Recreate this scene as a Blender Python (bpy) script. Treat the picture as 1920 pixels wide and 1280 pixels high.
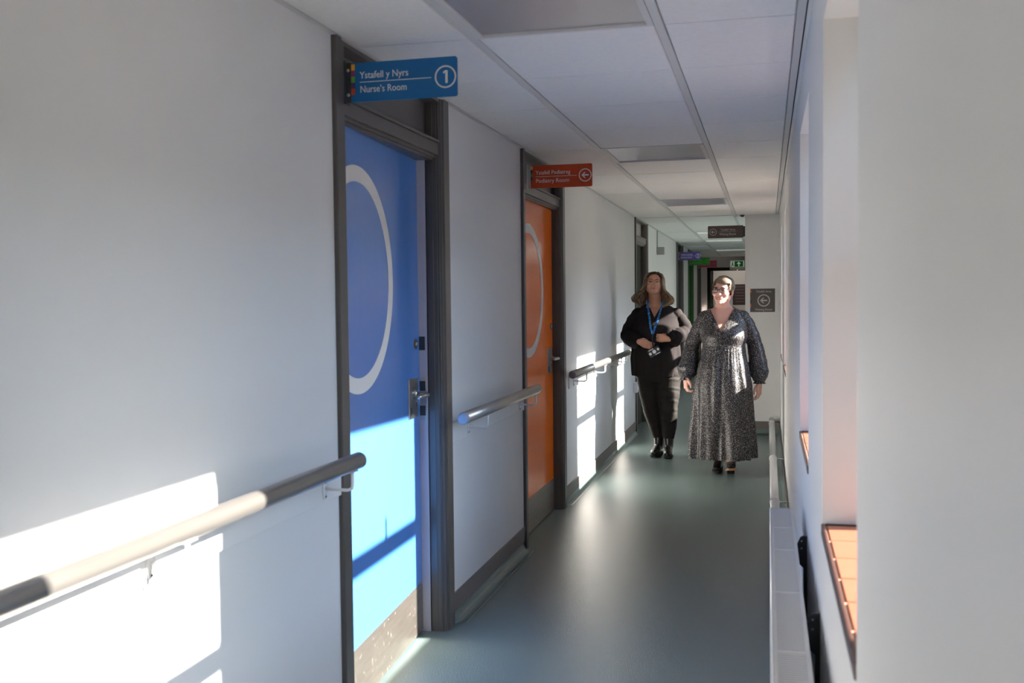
import bpy, bmesh, math, random
import numpy as np
from mathutils import Vector, Matrix, noise
random.seed(7)
for _o in list(bpy.data.objects): bpy.data.objects.remove(_o)
SC = bpy.context.scene
COL = SC.collection
PI = math.pi

# ------------------------------------------------------------------ camera
yaw, pit, rol = .2462, -.0411, -.0107
_cy, _sy = math.cos(yaw), math.sin(yaw)
Fv = Vector((-_sy*math.cos(pit), _cy*math.cos(pit), math.sin(pit)))
R0 = Vector((_cy, _sy, 0)); U0 = R0.cross(Fv)
Rv = math.cos(rol)*R0 + math.sin(rol)*U0; Uv = Rv.cross(Fv)
cam = bpy.data.cameras.new('camera'); camo = bpy.data.objects.new('camera', cam); COL.objects.link(camo)
M = Matrix.Identity(4)
for i in range(3):
    M[i][0] = Rv[i]; M[i][1] = Uv[i]; M[i][2] = -Fv[i]
M[0][3], M[1][3], M[2][3] = 0, 0, 1.35
camo.matrix_world = M
cam.sensor_width = 36; cam.lens = 1905.95/1920*36; cam.clip_start = .05; cam.clip_end = 400
cam.dof.use_dof = True; cam.dof.focus_distance = 8.2; cam.dof.aperture_fstop = 6.0
SC.camera = camo

# ------------------------------------------------------------------ sky, sun, exposure
SUN_D = Vector((-1, -.125, -.58)).normalized()
w = bpy.data.worlds.new('sky'); SC.world = w; w.use_nodes = True
nt = w.node_tree; nt.nodes.clear()
wo = nt.nodes.new('ShaderNodeOutputWorld'); bg = nt.nodes.new('ShaderNodeBackground')
sky = nt.nodes.new('ShaderNodeTexSky'); sky.sky_type = 'NISHITA'; sky.sun_disc = False
sky.sun_elevation = math.asin(-SUN_D.z); sky.sun_rotation = math.atan2(-SUN_D.x, -SUN_D.y)
sky.air_density = 1.0; sky.dust_density = 1.0; sky.ozone_density = 2.0
bg.inputs[1].default_value = .85
tint = nt.nodes.new('ShaderNodeVectorMath'); tint.operation = 'MULTIPLY'; tint.inputs[1].default_value = (.77, .94, 1.10)
nt.links.new(sky.outputs[0], tint.inputs[0]); nt.links.new(tint.outputs[0], bg.inputs[0]); nt.links.new(bg.outputs[0], wo.inputs[0])
sl = bpy.data.lights.new('sun', 'SUN'); slo = bpy.data.objects.new('sun', sl); COL.objects.link(slo)
sl.energy = 50; sl.angle = math.radians(.7); sl.color = (1, .90, .79)
slo.rotation_euler = SUN_D.to_track_quat('-Z', 'Y').to_euler(); slo.location = (8, 4, 6)
SC.view_settings.view_transform = 'Standard'; SC.view_settings.look = 'None'
SC.view_settings.exposure = 0.0
if hasattr(SC, 'cycles'): SC.cycles.blur_glossy = .1   # keeps the sun's reflection off the glossy door on the floor
SC.view_settings.gamma = 1; SC.view_settings.use_curve_mapping = False

# ------------------------------------------------------------------ helpers
def srgb(r, g, b):
    f = lambda c: (c/255/12.92) if c/255 <= .04045 else ((c/255+.055)/1.055)**2.4
    return (f(r), f(g), f(b), 1)
def mat(name, col, rough=.5, metal=0, spec=.5, noise_s=0, noise_a=0, bump=0, bump_s=200, coat=0, emit=0, aniso=0, stretch=None, sheen=0, sub=0):
    m = bpy.data.materials.new(name); m.use_nodes = True; t = m.node_tree; n = t.nodes; b = n['Principled BSDF']
    if len(col) == 3: col = (*col, 1)
    b.inputs['Base Color'].default_value = col; b.inputs['Roughness'].default_value = rough
    b.inputs['Metallic'].default_value = metal; b.inputs['Specular IOR Level'].default_value = spec
    b.inputs['Coat Weight'].default_value = coat; b.inputs['Coat Roughness'].default_value = .08
    b.inputs['Anisotropic'].default_value = aniso; b.inputs['Sheen Weight'].default_value = sheen
    if sub:
        b.inputs['Subsurface Weight'].default_value = sub; b.inputs['Subsurface Radius'].default_value = (.02, .008, .004); b.inputs['Subsurface Scale'].default_value = .5
    if emit:
        b.inputs['Emission Color'].default_value = col; b.inputs['Emission Strength'].default_value = emit
    tc = n.new('ShaderNodeTexCoord'); mp = n.new('ShaderNodeMapping'); t.links.new(tc.outputs['Object'], mp.inputs[0])
    if stretch: mp.inputs['Scale'].default_value = stretch
    if noise_a:
        x = n.new('ShaderNodeTexNoise'); x.inputs['Scale'].default_value = noise_s; x.inputs['Detail'].default_value = 4
        t.links.new(mp.outputs[0], x.inputs['Vector'])
        r = n.new('ShaderNodeMapRange'); r.inputs['To Min'].default_value = 1-noise_a; r.inputs['To Max'].default_value = 1+noise_a
        r.inputs['From Min'].default_value = .25; r.inputs['From Max'].default_value = .75
        t.links.new(x.outputs['Fac'], r.inputs['Value'])
        v = n.new('ShaderNodeVectorMath'); v.operation = 'SCALE'; v.inputs[0].default_value = col[:3]
        t.links.new(r.outputs[0], v.inputs['Scale']); t.links.new(v.outputs[0], b.inputs['Base Color'])
    if bump:
        x = n.new('ShaderNodeTexNoise'); x.inputs['Scale'].default_value = bump_s; x.inputs['Detail'].default_value = 3
        t.links.new(mp.outputs[0], x.inputs['Vector'])
        k = n.new('ShaderNodeBump'); k.inputs['Strength'].default_value = bump; k.inputs['Distance'].default_value = .002
        t.links.new(x.outputs['Fac'], k.inputs['Height']); t.links.new(k.outputs[0], b.inputs['Normal'])
    return m
MT = {}
MT['wall'] = mat('wall_paint', (.76, .76, .76), .42, spec=.35, noise_s=3, noise_a=.015, bump=.05, bump_s=350)
MT['ceil'] = mat('ceiling_tile', (.87, .86, .85), .8, noise_s=60, noise_a=.03, bump=.15, bump_s=500)
MT['tbar'] = mat('tbar_enamel', (.66, .66, .66), .45)
MT['void'] = mat('dark_void', (.05, .05, .05), .9)
MT['diff'] = mat('prismatic_diffuser', (.50, .50, .56), .28, metal=.75, noise_s=2, noise_a=.06, bump=.25, bump_s=900)
MT['diff_on'] = mat('lit_diffuser', (.9, .92, .88), .5, emit=.22)
MT['floor'] = mat('vinyl_floor', srgb(100, 116, 115), .27, spec=.55, noise_s=900, noise_a=.22, bump=.8, bump_s=180)
MT['skirt'] = mat('coved_vinyl_skirting', srgb(112, 106, 103), .45, noise_s=5, noise_a=.06)
MT['frame'] = mat('door_frame_gloss', srgb(84, 80, 78), .30, spec=.5, noise_s=14, noise_a=.07, stretch=(1, 1, .15))
MT['transom'] = mat('transom_panel', srgb(94, 90, 89), .4, noise_s=3, noise_a=.04)
MT['blue'] = mat('blue_laminate', srgb(68, 122, 196), .20, spec=1.0, coat=0, noise_s=40, noise_a=.04, stretch=(1, 4, .06), bump=.06, bump_s=60)
MT['orange'] = mat('orange_laminate', srgb(246, 118, 26), .19, spec=.35, coat=0, noise_s=40, noise_a=.04, stretch=(1, 4, .06), bump=.06, bump_s=60)
MT['darkleaf'] = mat('dark_door_leaf', srgb(24, 27, 18), .6, spec=.25, noise_s=30, noise_a=.25, stretch=(1, 3, .05))
MT['greendoor'] = mat('green_leaf', srgb(34, 92, 30), .35, noise_s=30, noise_a=.1)
MT['purpledoor'] = mat('purple_leaf', srgb(74, 66, 84), .35)
MT['ring'] = mat('white_vinyl', (.80, .80, .80), .25)
MT['steel'] = mat('brushed_steel', (.52, .51, .50), .32, metal=1, noise_s=60, noise_a=.08, stretch=(1, .05, 1))
MT['railsteel'] = mat('rail_steel', (.46, .44, .42), .34, metal=.85, noise_s=80, noise_a=.08, stretch=(1, .03, 1))
MT['railcap'] = mat('rail_end_cap', (.30, .33, .40), .7)
MT['white'] = mat('white_enamel', (.80, .80, .80), .35)
MT['rad'] = mat('radiator_enamel', (.78, .79, .80), .28, coat=.2)
MT['radslot'] = mat('radiator_grille', (.58, .60, .60), .4)
MT['dark'] = mat('dark_metal', (.05, .055, .065), .45, metal=.3)
MT['upvc'] = mat('upvc', (.82, .82, .82), .3)
MT['tile'] = mat('terracotta_tile', (.28, .098, .058), .35, noise_s=30, noise_a=.10)
MT['tileedge'] = mat('terracotta_nosing', (.050, .022, .018), .4, noise_s=30, noise_a=.10)
MT['grout'] = mat('sill_grout', (.50, .32, .23), .8)
MT['ground'] = mat('outside_gravel', (.07, .075, .06), .95, noise_s=6, noise_a=.3)
MT['hedge'] = mat('outside_hedge', (.06, .10, .035), .9, noise_s=12, noise_a=.5)
def kick_mat():
    m = mat('scuffed_kick_plate', (.34, .31, .28), .38, metal=.9, noise_s=60, noise_a=.12, stretch=(1, .1, 1))
    t = m.node_tree; n = t.nodes; b = n['Principled BSDF']
    tc = n.new('ShaderNodeTexCoord'); x = n.new('ShaderNodeTexNoise'); x.inputs['Scale'].default_value = 38; x.inputs['Detail'].default_value = 5
    t.links.new(tc.outputs['Object'], x.inputs['Vector'])
    r = n.new('ShaderNodeMapRange'); r.inputs['From Min'].default_value = .62; r.inputs['From Max'].default_value = .70
    r.inputs['To Min'].default_value = .36; r.inputs['To Max'].default_value = .52
    t.links.new(x.outputs['Fac'], r.inputs['Value']); t.links.new(r.outputs[0], b.inputs['Roughness'])
    return m
MT['kick'] = kick_mat()
def glass_mat():
    m = bpy.data.materials.new('window_glass'); m.use_nodes = True; t = m.node_tree; n = t.nodes; n.clear()
    o = n.new('ShaderNodeOutputMaterial'); mx = n.new('ShaderNodeMixShader'); tr = n.new('ShaderNodeBsdfTransparent'); g = n.new('ShaderNodeBsdfGlossy'); f = n.new('ShaderNodeFresnel')
    f.inputs['IOR'].default_value = 1.45; g.inputs['Roughness'].default_value = .01; tr.inputs[0].default_value = (.97, .98, .98, 1)
    t.links.new(f.outputs[0], mx.inputs[0]); t.links.new(tr.outputs[0], mx.inputs[1]); t.links.new(g.outputs[0], mx.inputs[2]); t.links.new(mx.outputs[0], o.inputs[0])
    return m
MT['glass'] = glass_mat()

def link(name, me, m, parent=None, smooth=False):
    if m is not None and not me.materials: me.materials.append(m)
    o = bpy.data.objects.new(name, me); COL.objects.link(o)
    if smooth:
        for p in me.polygons: p.use_smooth = True
    if parent is not None:
        o.parent = parent
        bpy.context.view_layer.update() if False else None
        o.matrix_parent_inverse = world_of(parent).inverted()
    return o
def world_of(o):
    mloc = Matrix.LocRotScale(o.location, o.rotation_euler, o.scale)
    if o.parent: return world_of(o.parent) @ o.matrix_parent_inverse @ mloc
    return mloc
def obj(name, bm, m, parent=None, smooth=False):
    me = bpy.data.meshes.new(name)
    bmesh.ops.recalc_face_normals(bm, faces=bm.faces)
    bm.to_mesh(me); bm.free()
    return link(name, me, m, parent, smooth)
def tag(o, label=None, cat=None, group=None, kind=None):
    if label: o['label'] = label
    if cat: o['category'] = cat
    if group: o['group'] = group
    if kind: o['kind'] = kind
    return o
def thing(name, loc, label=None, cat=None, group=None, kind=None, rz=0):
    o = bpy.data.objects.new(name, None); COL.objects.link(o); o.location = loc; o.rotation_euler = (0, 0, rz)
    o.empty_display_size = .1
    return tag(o, label, cat, group, kind)
def dup(root, delta=(0, 0, 0), rz=None):
    r = root.copy(); COL.objects.link(r); r.location = Vector(root.location)+Vector(delta)
    def rec(a, b):
        for ch in list(a.children):
            if ch.parent != a: continue
            c = ch.copy(); COL.objects.link(c); c.parent = b; rec(ch, c)
    rec(root, r); return r
def box(bm, x0, x1, y0, y1, z0, z1, bev=0, seg=2):
    vs = [bm.verts.new((x, y, z)) for x in (x0, x1) for y in (y0, y1) for z in (z0, z1)]
    fs = [(0, 1, 3, 2), (4, 6, 7, 5), (0, 4, 5, 1), (2, 3, 7, 6), (0, 2, 6, 4), (1, 5, 7, 3)]
    F = [bm.faces.new([vs[i] for i in f]) for f in fs]
    if bev:
        es = set(e for f in F for e in f.edges)
        bmesh.ops.bevel(bm, geom=list(es), offset=bev, segments=seg, profile=.5, affect='EDGES')
def bx(name, m, parent, x0, x1, y0, y1, z0, z1, bev=0, seg=2):
    bm = bmesh.new(); box(bm, x0, x1, y0, y1, z0, z1, bev, seg); return obj(name, bm, m, parent)
def prism_y(bm, pts, y0, y1):      # polygon in xz extruded along y
    a = [bm.verts.new((x, y0, z)) for x, z in pts]; b = [bm.verts.new((x, y1, z)) for x, z in pts]
    n = len(pts)
    for i in range(n): bm.faces.new((a[i], a[(i+1) % n], b[(i+1) % n], b[i]))
    bm.faces.new(a); bm.faces.new(list(reversed(b)))
def prism_z(bm, pts, z0, z1):
    a = [bm.verts.new((x, y, z0)) for x, y in pts]; b = [bm.verts.new((x, y, z1)) for x, y in pts]
    n = len(pts)
    for i in range(n): bm.faces.new((a[i], a[(i+1) % n], b[(i+1) % n], b[i]))
    bm.faces.new(a); bm.faces.new(list(reversed(b)))
def prism_x(bm, pts, x0, x1):      # polygon in yz extruded along x
    a = [bm.verts.new((x0, y, z)) for y, z in pts]; b = [bm.verts.new((x1, y, z)) for y, z in pts]
    n = len(pts)
    for i in range(n): bm.faces.new((a[i], a[(i+1) % n], b[(i+1) % n], b[i]))
    bm.faces.new(a); bm.faces.new(list(reversed(b)))
def tube(bm, pts, rad, n=12, cap=True, flat=None, up=None):
    """tube along points; rad = number or list; flat = list of (a,b) half widths with up hint"""
    pts = [Vector(p) for p in pts]; N = len(pts)
    if not hasattr(rad, '__len__'): rad = [rad]*N
    rings = []; prev = None
    for i, p in enumerate(pts):
        t = (pts[min(i+1, N-1)]-pts[max(i-1, 0)]).normalized()
        if prev is None:
            h = Vector(up) if up is not None else (Vector((0, 0, 1)) if abs(t.z) < .9 else Vector((1, 0, 0)))
            u = (h-t*h.dot(t)).normalized()
        else:
            u = (prev-t*prev.dot(t)).normalized()
        prev = u; v = t.cross(u)
        ra, rb = rad[i] if hasattr(rad[i], '__len__') else (rad[i], rad[i])
        rings.append([bm.verts.new(p+u*math.cos(2*PI*k/n)*ra+v*math.sin(2*PI*k/n)*rb) for k in range(n)])
    for a, b in zip(rings, rings[1:]):
        for k in range(n): bm.faces.new((a[k], a[(k+1) % n], b[(k+1) % n], b[k]))
    if cap: bm.faces.new(rings[0]); bm.faces.new(list(reversed(rings[-1])))
    return rings
def ellipsoid(bm, c, r, nu=16, nv=10, rot=None):
    c = Vector(c); rows = []
    for j in range(nv+1):
        th = PI*j/nv; row = []
        for i in range(nu):
            ph = 2*PI*i/nu
            v = Vector((r[0]*math.sin(th)*math.cos(ph), r[1]*math.sin(th)*math.sin(ph), r[2]*math.cos(th)))
            if rot: v = rot @ v
            row.append(c+v)
        rows.append(row)
    top = bm.verts.new(rows[0][0]); bot = bm.verts.new(rows[-1][0])
    R = [[bm.verts.new(v) for v in row] for row in rows[1:-1]]
    for i in range(nu): bm.faces.new((top, R[0][i], R[0][(i+1) % nu])); bm.faces.new((bot, R[-1][(i+1) % nu], R[-1][i]))
    for a, b in zip(R, R[1:]):
        for i in range(nu): bm.faces.new((a[i], b[i], b[(i+1) % nu], a[(i+1) % nu]))
def annulus_yz(bm, x, cy, cz, r0, r1, th=.0015, n=64, a0=0, a1=2*PI, clip=None):
    """flat ring facing +x, x..x+th"""
    full = abs(a1-a0-2*PI) < 1e-6
    k = n if full else n+1
    rows = []
    for i in range(k):
        a = a0+(a1-a0)*i/n
        row = []
        for (xx, r) in ((x, r0), (x+th, r0), (x+th, r1), (x, r1)):
            row.append(bm.verts.new((xx, cy+r*math.cos(a), cz+r*math.sin(a))))
        rows.append(row)
    m = k if full else k-1
    for i in range(m):
        a, b = rows[i], rows[(i+1) % k]
        for j in range(4): bm.faces.new((a[j], a[(j+1) % 4], b[(j+1) % 4], b[j]))
    if clip is not None:
        bmesh.ops.bisect_plane(bm, geom=bm.verts[:]+bm.edges[:]+bm.faces[:], plane_co=(0, clip, 0), plane_no=(0, -1, 0), clear_outer=True)
def annulus_xz(bm, y, cx, cz, r0, r1, th=.0012, n=36):
    """flat ring facing -y"""
    rows = []
    for i in range(n):
        a = 2*PI*i/n
        rows.append([bm.verts.new((cx+r*math.cos(a), yy, cz+r*math.sin(a))) for (yy, r) in ((y, r0), (y-th, r0), (y-th, r1), (y, r1))])
    for i in range(n):
        a, b = rows[i], rows[(i+1) % n]
        for j in range(4): bm.faces.new((a[j], a[(j+1) % 4], b[(j+1) % 4], b[j]))
def text_mesh(name, body, size, m, parent, loc, rot=(PI/2, 0, 0), align='LEFT', width=None, ext=.0006, bold=0):
    cu = bpy.data.curves.new(name, 'FONT'); cu.body = body; cu.size = size; cu.align_x = align; cu.align_y = 'CENTER'
    cu.extrude = ext; cu.resolution_u = 3; cu.offset = bold
    to = bpy.data.objects.new('tmp', cu); COL.objects.link(to)
    bpy.context.view_layer.update()
    me = bpy.data.meshes.new_from_object(to.evaluated_get(bpy.context.evaluated_depsgraph_get()))
    bpy.data.objects.remove(to); bpy.data.curves.remove(cu)
    xs = [v.co.x for v in me.vertices]
    if width and xs:
        s = width/(max(xs)-min(xs))
        for v in me.vertices: v.co.x *= s
    me.transform(Matrix.LocRotScale(Vector(loc), __import__('mathutils').Euler(rot), None))
    me.name = name; me.materials.clear()
    return link(name, me, m, parent)

XL, XR, ZC = -1.278, .122, 2.158
YE = 10.32          # stub wall at the end of the first stretch
YF = 20.6           # far end
YB = -4.0

# ------------------------------------------------------------------ setting
def struct(name, bm, m, label, cat):
    return tag(obj(name, bm, m), label, cat, kind='structure')
b = bmesh.new(); box(b, -2.1, XR, YB, YE, -.06, 0); box(b, -2.1, 3.0, YE, YF+3.2, -.06, 0)
struct('floor', b, MT['floor'], 'blue grey speckled vinyl corridor floor', 'floor')
doors = [(2.881, 4.0), (5.307, 6.455), (10.122, 11.2), (14.9, 16.05), (17.15, 18.3), (19.45, 20.4)]
b = bmesh.new(); y = YB
for d0, d1 in doors+[(YF, YF)]:
    box(b, -1.43, XL, y, d0, 0, ZC+.02); y = d1
struct('wall_left', b, MT['wall'], 'white left corridor wall between the coloured doors', 'wall')
b = bmesh.new(); box(b, -2.16, -2.1, YB-.1, YF+3.2, 0, ZC+.3)
struct('wall_outer', b, MT['wall'], 'white wall of the rooms behind the doors', 'wall')
wins = [(-1.2, -.5, 0), (1.49, 2.40, .1), (3.22, 4.05, 0), (7.10, 7.95, 0), (8.74, 9.50, 0)]  # first one is unseen, added behind the camera for its light
ZS, ZH = .832, 1.968
XO = .50
b = bmesh.new(); y = YB
for y0, y1, _ in wins:
    box(b, XR, XO, y, y0, 0, ZC+.02)
    box(b, XR, XO, y0, y1, 0, ZS-.02); box(b, XR, XO, y0, y1, ZH, ZC+.02)
    y = y1
box(b, XR, XO, y, YE+.12, 0, ZC+.02)
struct('wall_right', b, MT['wall'], 'white right corridor wall with deep window recesses', 'wall')
b = bmesh.new(); box(b, -.211, XR, YE, YE+.12, 0, ZC+.02); box(b, -.211, -.09, 18.6, YF, 0, ZC+.02); box(b, -.211, 3.0, 18.5, 18.6, 0, ZC+.02)
for ya, yb in ((YE+.12, 10.9), (12.7, 13.4), (15.2, 18.5)): box(b, 2.9, 3.0, ya, yb, 0, ZC+.02)
for ya, yb in ((10.9, 12.7), (13.4, 15.2)): box(b, 2.9, 3.0, ya, yb, 0, .7); box(b, 2.9, 3.0, ya, yb, 1.8, ZC+.02)
box(b, XO, 3.0, YE, YE+.12, 0, ZC+.02)
struct('wall_back', b, MT['wall'], 'white stub wall carrying the square grey waiting room sign', 'wall')
b = bmesh.new(); box(b, -2.1, XO, YB-.1, YB, 0, ZC+.3)
struct('wall_front', b, MT['wall'], 'white wall closing the corridor behind the camera', 'wall')
# far end wall with a door opening that shows a lobby behind
b = bmesh.new(); box(b, XL, -1.157, YF, YF+.12, 0, ZC+.02); box(b, -1.157, -.211, YF, YF+.12, 1.94, ZC+.02)
box(b, -2.1, .2, YF+3.1, YF+3.2, 0, ZC+.02); box(b, -.1, 0, YF+.12, YF+3.1, 0, ZC+.02); 
struct('wall_far', b, mat('far_wall_paint', (.62, .54, .52), .5), 'mauve grey wall around the dark framed doorway at the far end', 'wall')
b = bmesh.new(); box(b, -2.16, XO+.05, YB-.1, YF+3.2, ZC+.05, ZC+.25); box(b, XO+.05, 3.05, YE, 18.7, ZC+.05, ZC+.25)
ceiling = struct('ceiling', b, MT['void'], 'white suspended ceiling of square tiles in a metal grid', 'ceiling')

def tile_mesh(x0, x1, y0, y1):
    bm = bmesh.new(); g = .0022
    prof = [(x0+g, ZC+.03), (x0+g, ZC+.002), (x0+g+.004, ZC-.001), (x1-g-.004, ZC-.001), (x1-g, ZC+.002), (x1-g, ZC+.03)]
    prism_y(bm, prof, y0+g, y1-g); return bm
cols = [(-1.262, -.897), (-.869, -.324), (-.296, .082)]
lights = []
proto = {}
def tile(ci, y0, y1, m=None):
    key = (ci, round(y1-y0, 3))
    if key not in proto:
        o = obj('ceiling_tile', tile_mesh(cols[ci][0], cols[ci][1], 0, y1-y0), MT['ceil'], ceiling); proto[key] = o
        o.location.y = y0
    else:
        o = proto[key].copy(); COL.objects.link(o); o.location.y = y0
    o.location.z = random.uniform(-.0006, .0006)
Y1 = 3.0595
ks = range(-12, 13)
for k in ks:
    ya = Y1+.6*(k-1)
    if ya < YB: ya = YB
    yb = min(Y1+.6*k, YE)
    if yb <= ya+.02: continue
    for ci in range(3):
        if ci == 1 and (k % 5 == 0): lights.append((ya, yb, False)); continue
        tile(ci, ya, yb)
# second stretch
for y0, y1 in ((YE, 10.92), (10.92, 11.5)):
    for ci in (0, 1): tile(ci, y0, y1)
k2 = int((YF-11.5)/.6)
for k in range(k2+1):
    ya = 11.5+.6*k; yb = min(ya+.6, YF)
    if yb-ya < .05: continue
    tile(0, ya, yb)
    if k in (2, 5, 10): lights.append((ya, yb, True))
    else: tile(1, ya, yb)
# grid bars
for x, yend in ((-.883, YF), (-.31, YE)):
    bx('t_bar', MT['tbar'], ceiling, x-.0135, x+.0135, YB, yend, ZC-.003, ZC+.02, .001, 1)
bx('plain_board', MT['ceil'], ceiling, -.296, 3.0, YE+.12, YF, ZC-.001, ZC+.02)
bx('t_bar', MT['tbar'], ceiling, -.324, -.296, YE+.12, YF, ZC-.003, ZC+.02)
bx('edge_trim', MT['tbar'], ceiling, XL, -1.262, YB, YF, ZC-.003, ZC+.02)
bx('edge_trim', MT['tbar'], ceiling, .082, .106, YB, YE, ZC-.003, ZC+.02)
bx('shadow_gap', MT['void'], ceiling, .106, .111, YB, YE, ZC+.008, ZC+.02)
bx('edge_trim', MT['white'], ceiling, .111, XR, YB, YE, ZC-.001, ZC+.02)
cb = bmesh.new()
for k in list(ks):
    y = Y1+.6*k
    if YB < y < YE: box(cb, -1.262, .082, y-.010, y+.010, ZC+.006, ZC+.02)
for k in range(k2+1): box(cb, -1.262, -.3, 11.5+.6*k-.010, 11.5+.6*k+.010, ZC+.006, ZC+.02)
tag(obj('cross_bar', cb, MT['tbar'], ceiling), kind='stuff')
bm = bmesh.new(); box(bm, -2.1, -1.43, YB, YF+3.1, ZC, ZC+.04); box(bm, -1.43, XL, YB, YF, ZC+.021, ZC+.04); box(bm, -2.1, 0, YF, YF+3.1, ZC+.001, ZC+.04)
tag(obj('plain_board', bm, MT['ceil'], ceiling))
LL = ['metal framed ceiling light panel behind the camera', 'unlit silvery ceiling light panel nearest the camera', 'unlit silvery ceiling light panel just beyond the orange sign',
      'unlit silvery ceiling light panel above the two women', 'glowing ceiling light panel seen behind the hanging waiting room sign', 'glowing ceiling light panel above the purple sign', 'glowing ceiling light panel nearest the exit sign']
lights.sort()
near = [l for l in lights if l[1] > -1]
for i, (ya, yb, on) in enumerate(lights):
    xs = cols[1]
    if yb < 0: lab = ['ceiling light panel furthest behind the camera', 'ceiling light panel behind the camera beside the near window', 'ceiling light panel directly above the camera'][min(i, 2)]
    else:
        j = [l for l in lights if l[1] >= 0].index((ya, yb, on)); lab = (['ceiling light panel directly above the camera']+LL[1:])[j] if ya < 1 else LL[[l for l in lights if l[0] > 1].index((ya, yb, on))+1]
    t = thing('ceiling_light', (sum(xs)/2, (ya+yb)/2, ZC), lab, 'light', 'recessed ceiling light panels')
    bm = bmesh.new()
    x0, x1 = xs[0]+.001, xs[1]-.001; y0, y1 = ya+.003, yb-.003; f = .020
    for q in ((x0, x0+f, y0, y1), (x1-f, x1, y0, y1), (x0+f, x1-f, y0, y0+f*.8), (x0+f, x1-f, y1-f*.8, y1)):
        box(bm, *q, ZC-.004, ZC+.03)
    obj('frame', bm, MT['tbar'], t)
    bm = bmesh.new(); box(bm, x0+f, x1-f, y0+f*.8, y1-f*.8, ZC+.004, ZC+.028); obj('diffuser', bm, MT['diff_on'] if on else MT['diff'], t)

for k, (x, y) in enumerate(((.9, 12.0), (.9, 14.3), (-.62, 21.2), (.9, 17.0))):  # fill panels added out of view to brighten the far corridor and doorway
    t = thing('ceiling_light', (x, y, ZC), ['lit ceiling panel in the waiting area beside its first window', 'lit ceiling panel in the waiting area beside its second window', 'lit ceiling panel in the lobby past the far doorway', 'lit ceiling panel in the waiting area furthest from its windows'][k], 'light', 'recessed ceiling light panels')
    bx('frame', MT['tbar'], t, x-.3, x+.3, y-.3, y+.3, ZC-.006, ZC+.0005)
    bx('diffuser', mat('bright_diffuser', (1, .95, .88), .5, emit=(11, 11, 3.5, 11)[k]), t, x-.28, x+.28, y-.28, y+.28, ZC-.010, ZC-.006)
# skirtings (coved vinyl)
def skirt_run(bm, x, s, y0, y1):
    prof = skirt_profile(x, s); rings = []
    for y, k in ((y0, .22), (y0+.012, .5), (y0+.035, .85), (y0+.06, 1), (y1-.06, 1), (y1-.035, .85), (y1-.012, .5), (y1, .22)):
        rings.append([bm.verts.new((x+(px-x)*(1 if pz > .10 else k), y, pz)) for px, pz in prof])
    n = len(prof)
    for a, b in zip(rings, rings[1:]):
        for i in range(n): bm.faces.new((a[i], a[(i+1) % n], b[(i+1) % n], b[i]))
    bm.faces.new(rings[0]); bm.faces.new(list(reversed(rings[-1])))
def two_tone(o):
    o.data.materials.append(MT['floor'])
    for p in o.data.polygons:
        if p.center.z < .05: p.material_index = 1
    return o
def skirt_profile(x, s):   # s=+1 projects towards +x
    pts = [(x, .122), (x+s*.007, .121), (x+s*.008, .112), (x+s*.008, .045)]
    for k in range(1, 6):
        a = PI/2*k/5; pts.append((x+s*(.008+.036*(1-math.cos(a))), .045-.043*math.sin(a)))
    pts += [(x, .0)]
    return pts
b = bmesh.new(); y = YB
for d0, d1 in doors+[(YF, YF)]:
    if d0-y > .13: skirt_run(b, XL, 1, y, d0-.002)
    y = d1
two_tone(struct('baseboard_left', b, MT['skirt'], 'grey coved vinyl skirting along the left wall', 'skirting'))
b = bmesh.new(); prism_y(b, skirt_profile(XR, -1), YB, YE)
two_tone(struct('baseboard_right', b, MT['skirt'], 'grey coved vinyl skirting along the right wall below the pipe', 'skirting'))
b = bmesh.new()
pr = [(YE-(x), z) for x, z in skirt_profile(0, 1)]
prism_x(b, pr, -.211, XR)
two_tone(struct('baseboard_back', b, MT['skirt'], 'grey coved vinyl skirting at the foot of the stub wall', 'skirting'))
b = bmesh.new()
for y0, y1 in ((4.03, 5.28),):
    box(b, XL+.055, XL+.060, y0, y1, 0, .0012)
struct('trim_1', b, mat('floor_weld_line', srgb(128, 128, 118), .6), 'pale weld line where skirting vinyl meets the floor', 'trim')

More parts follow.
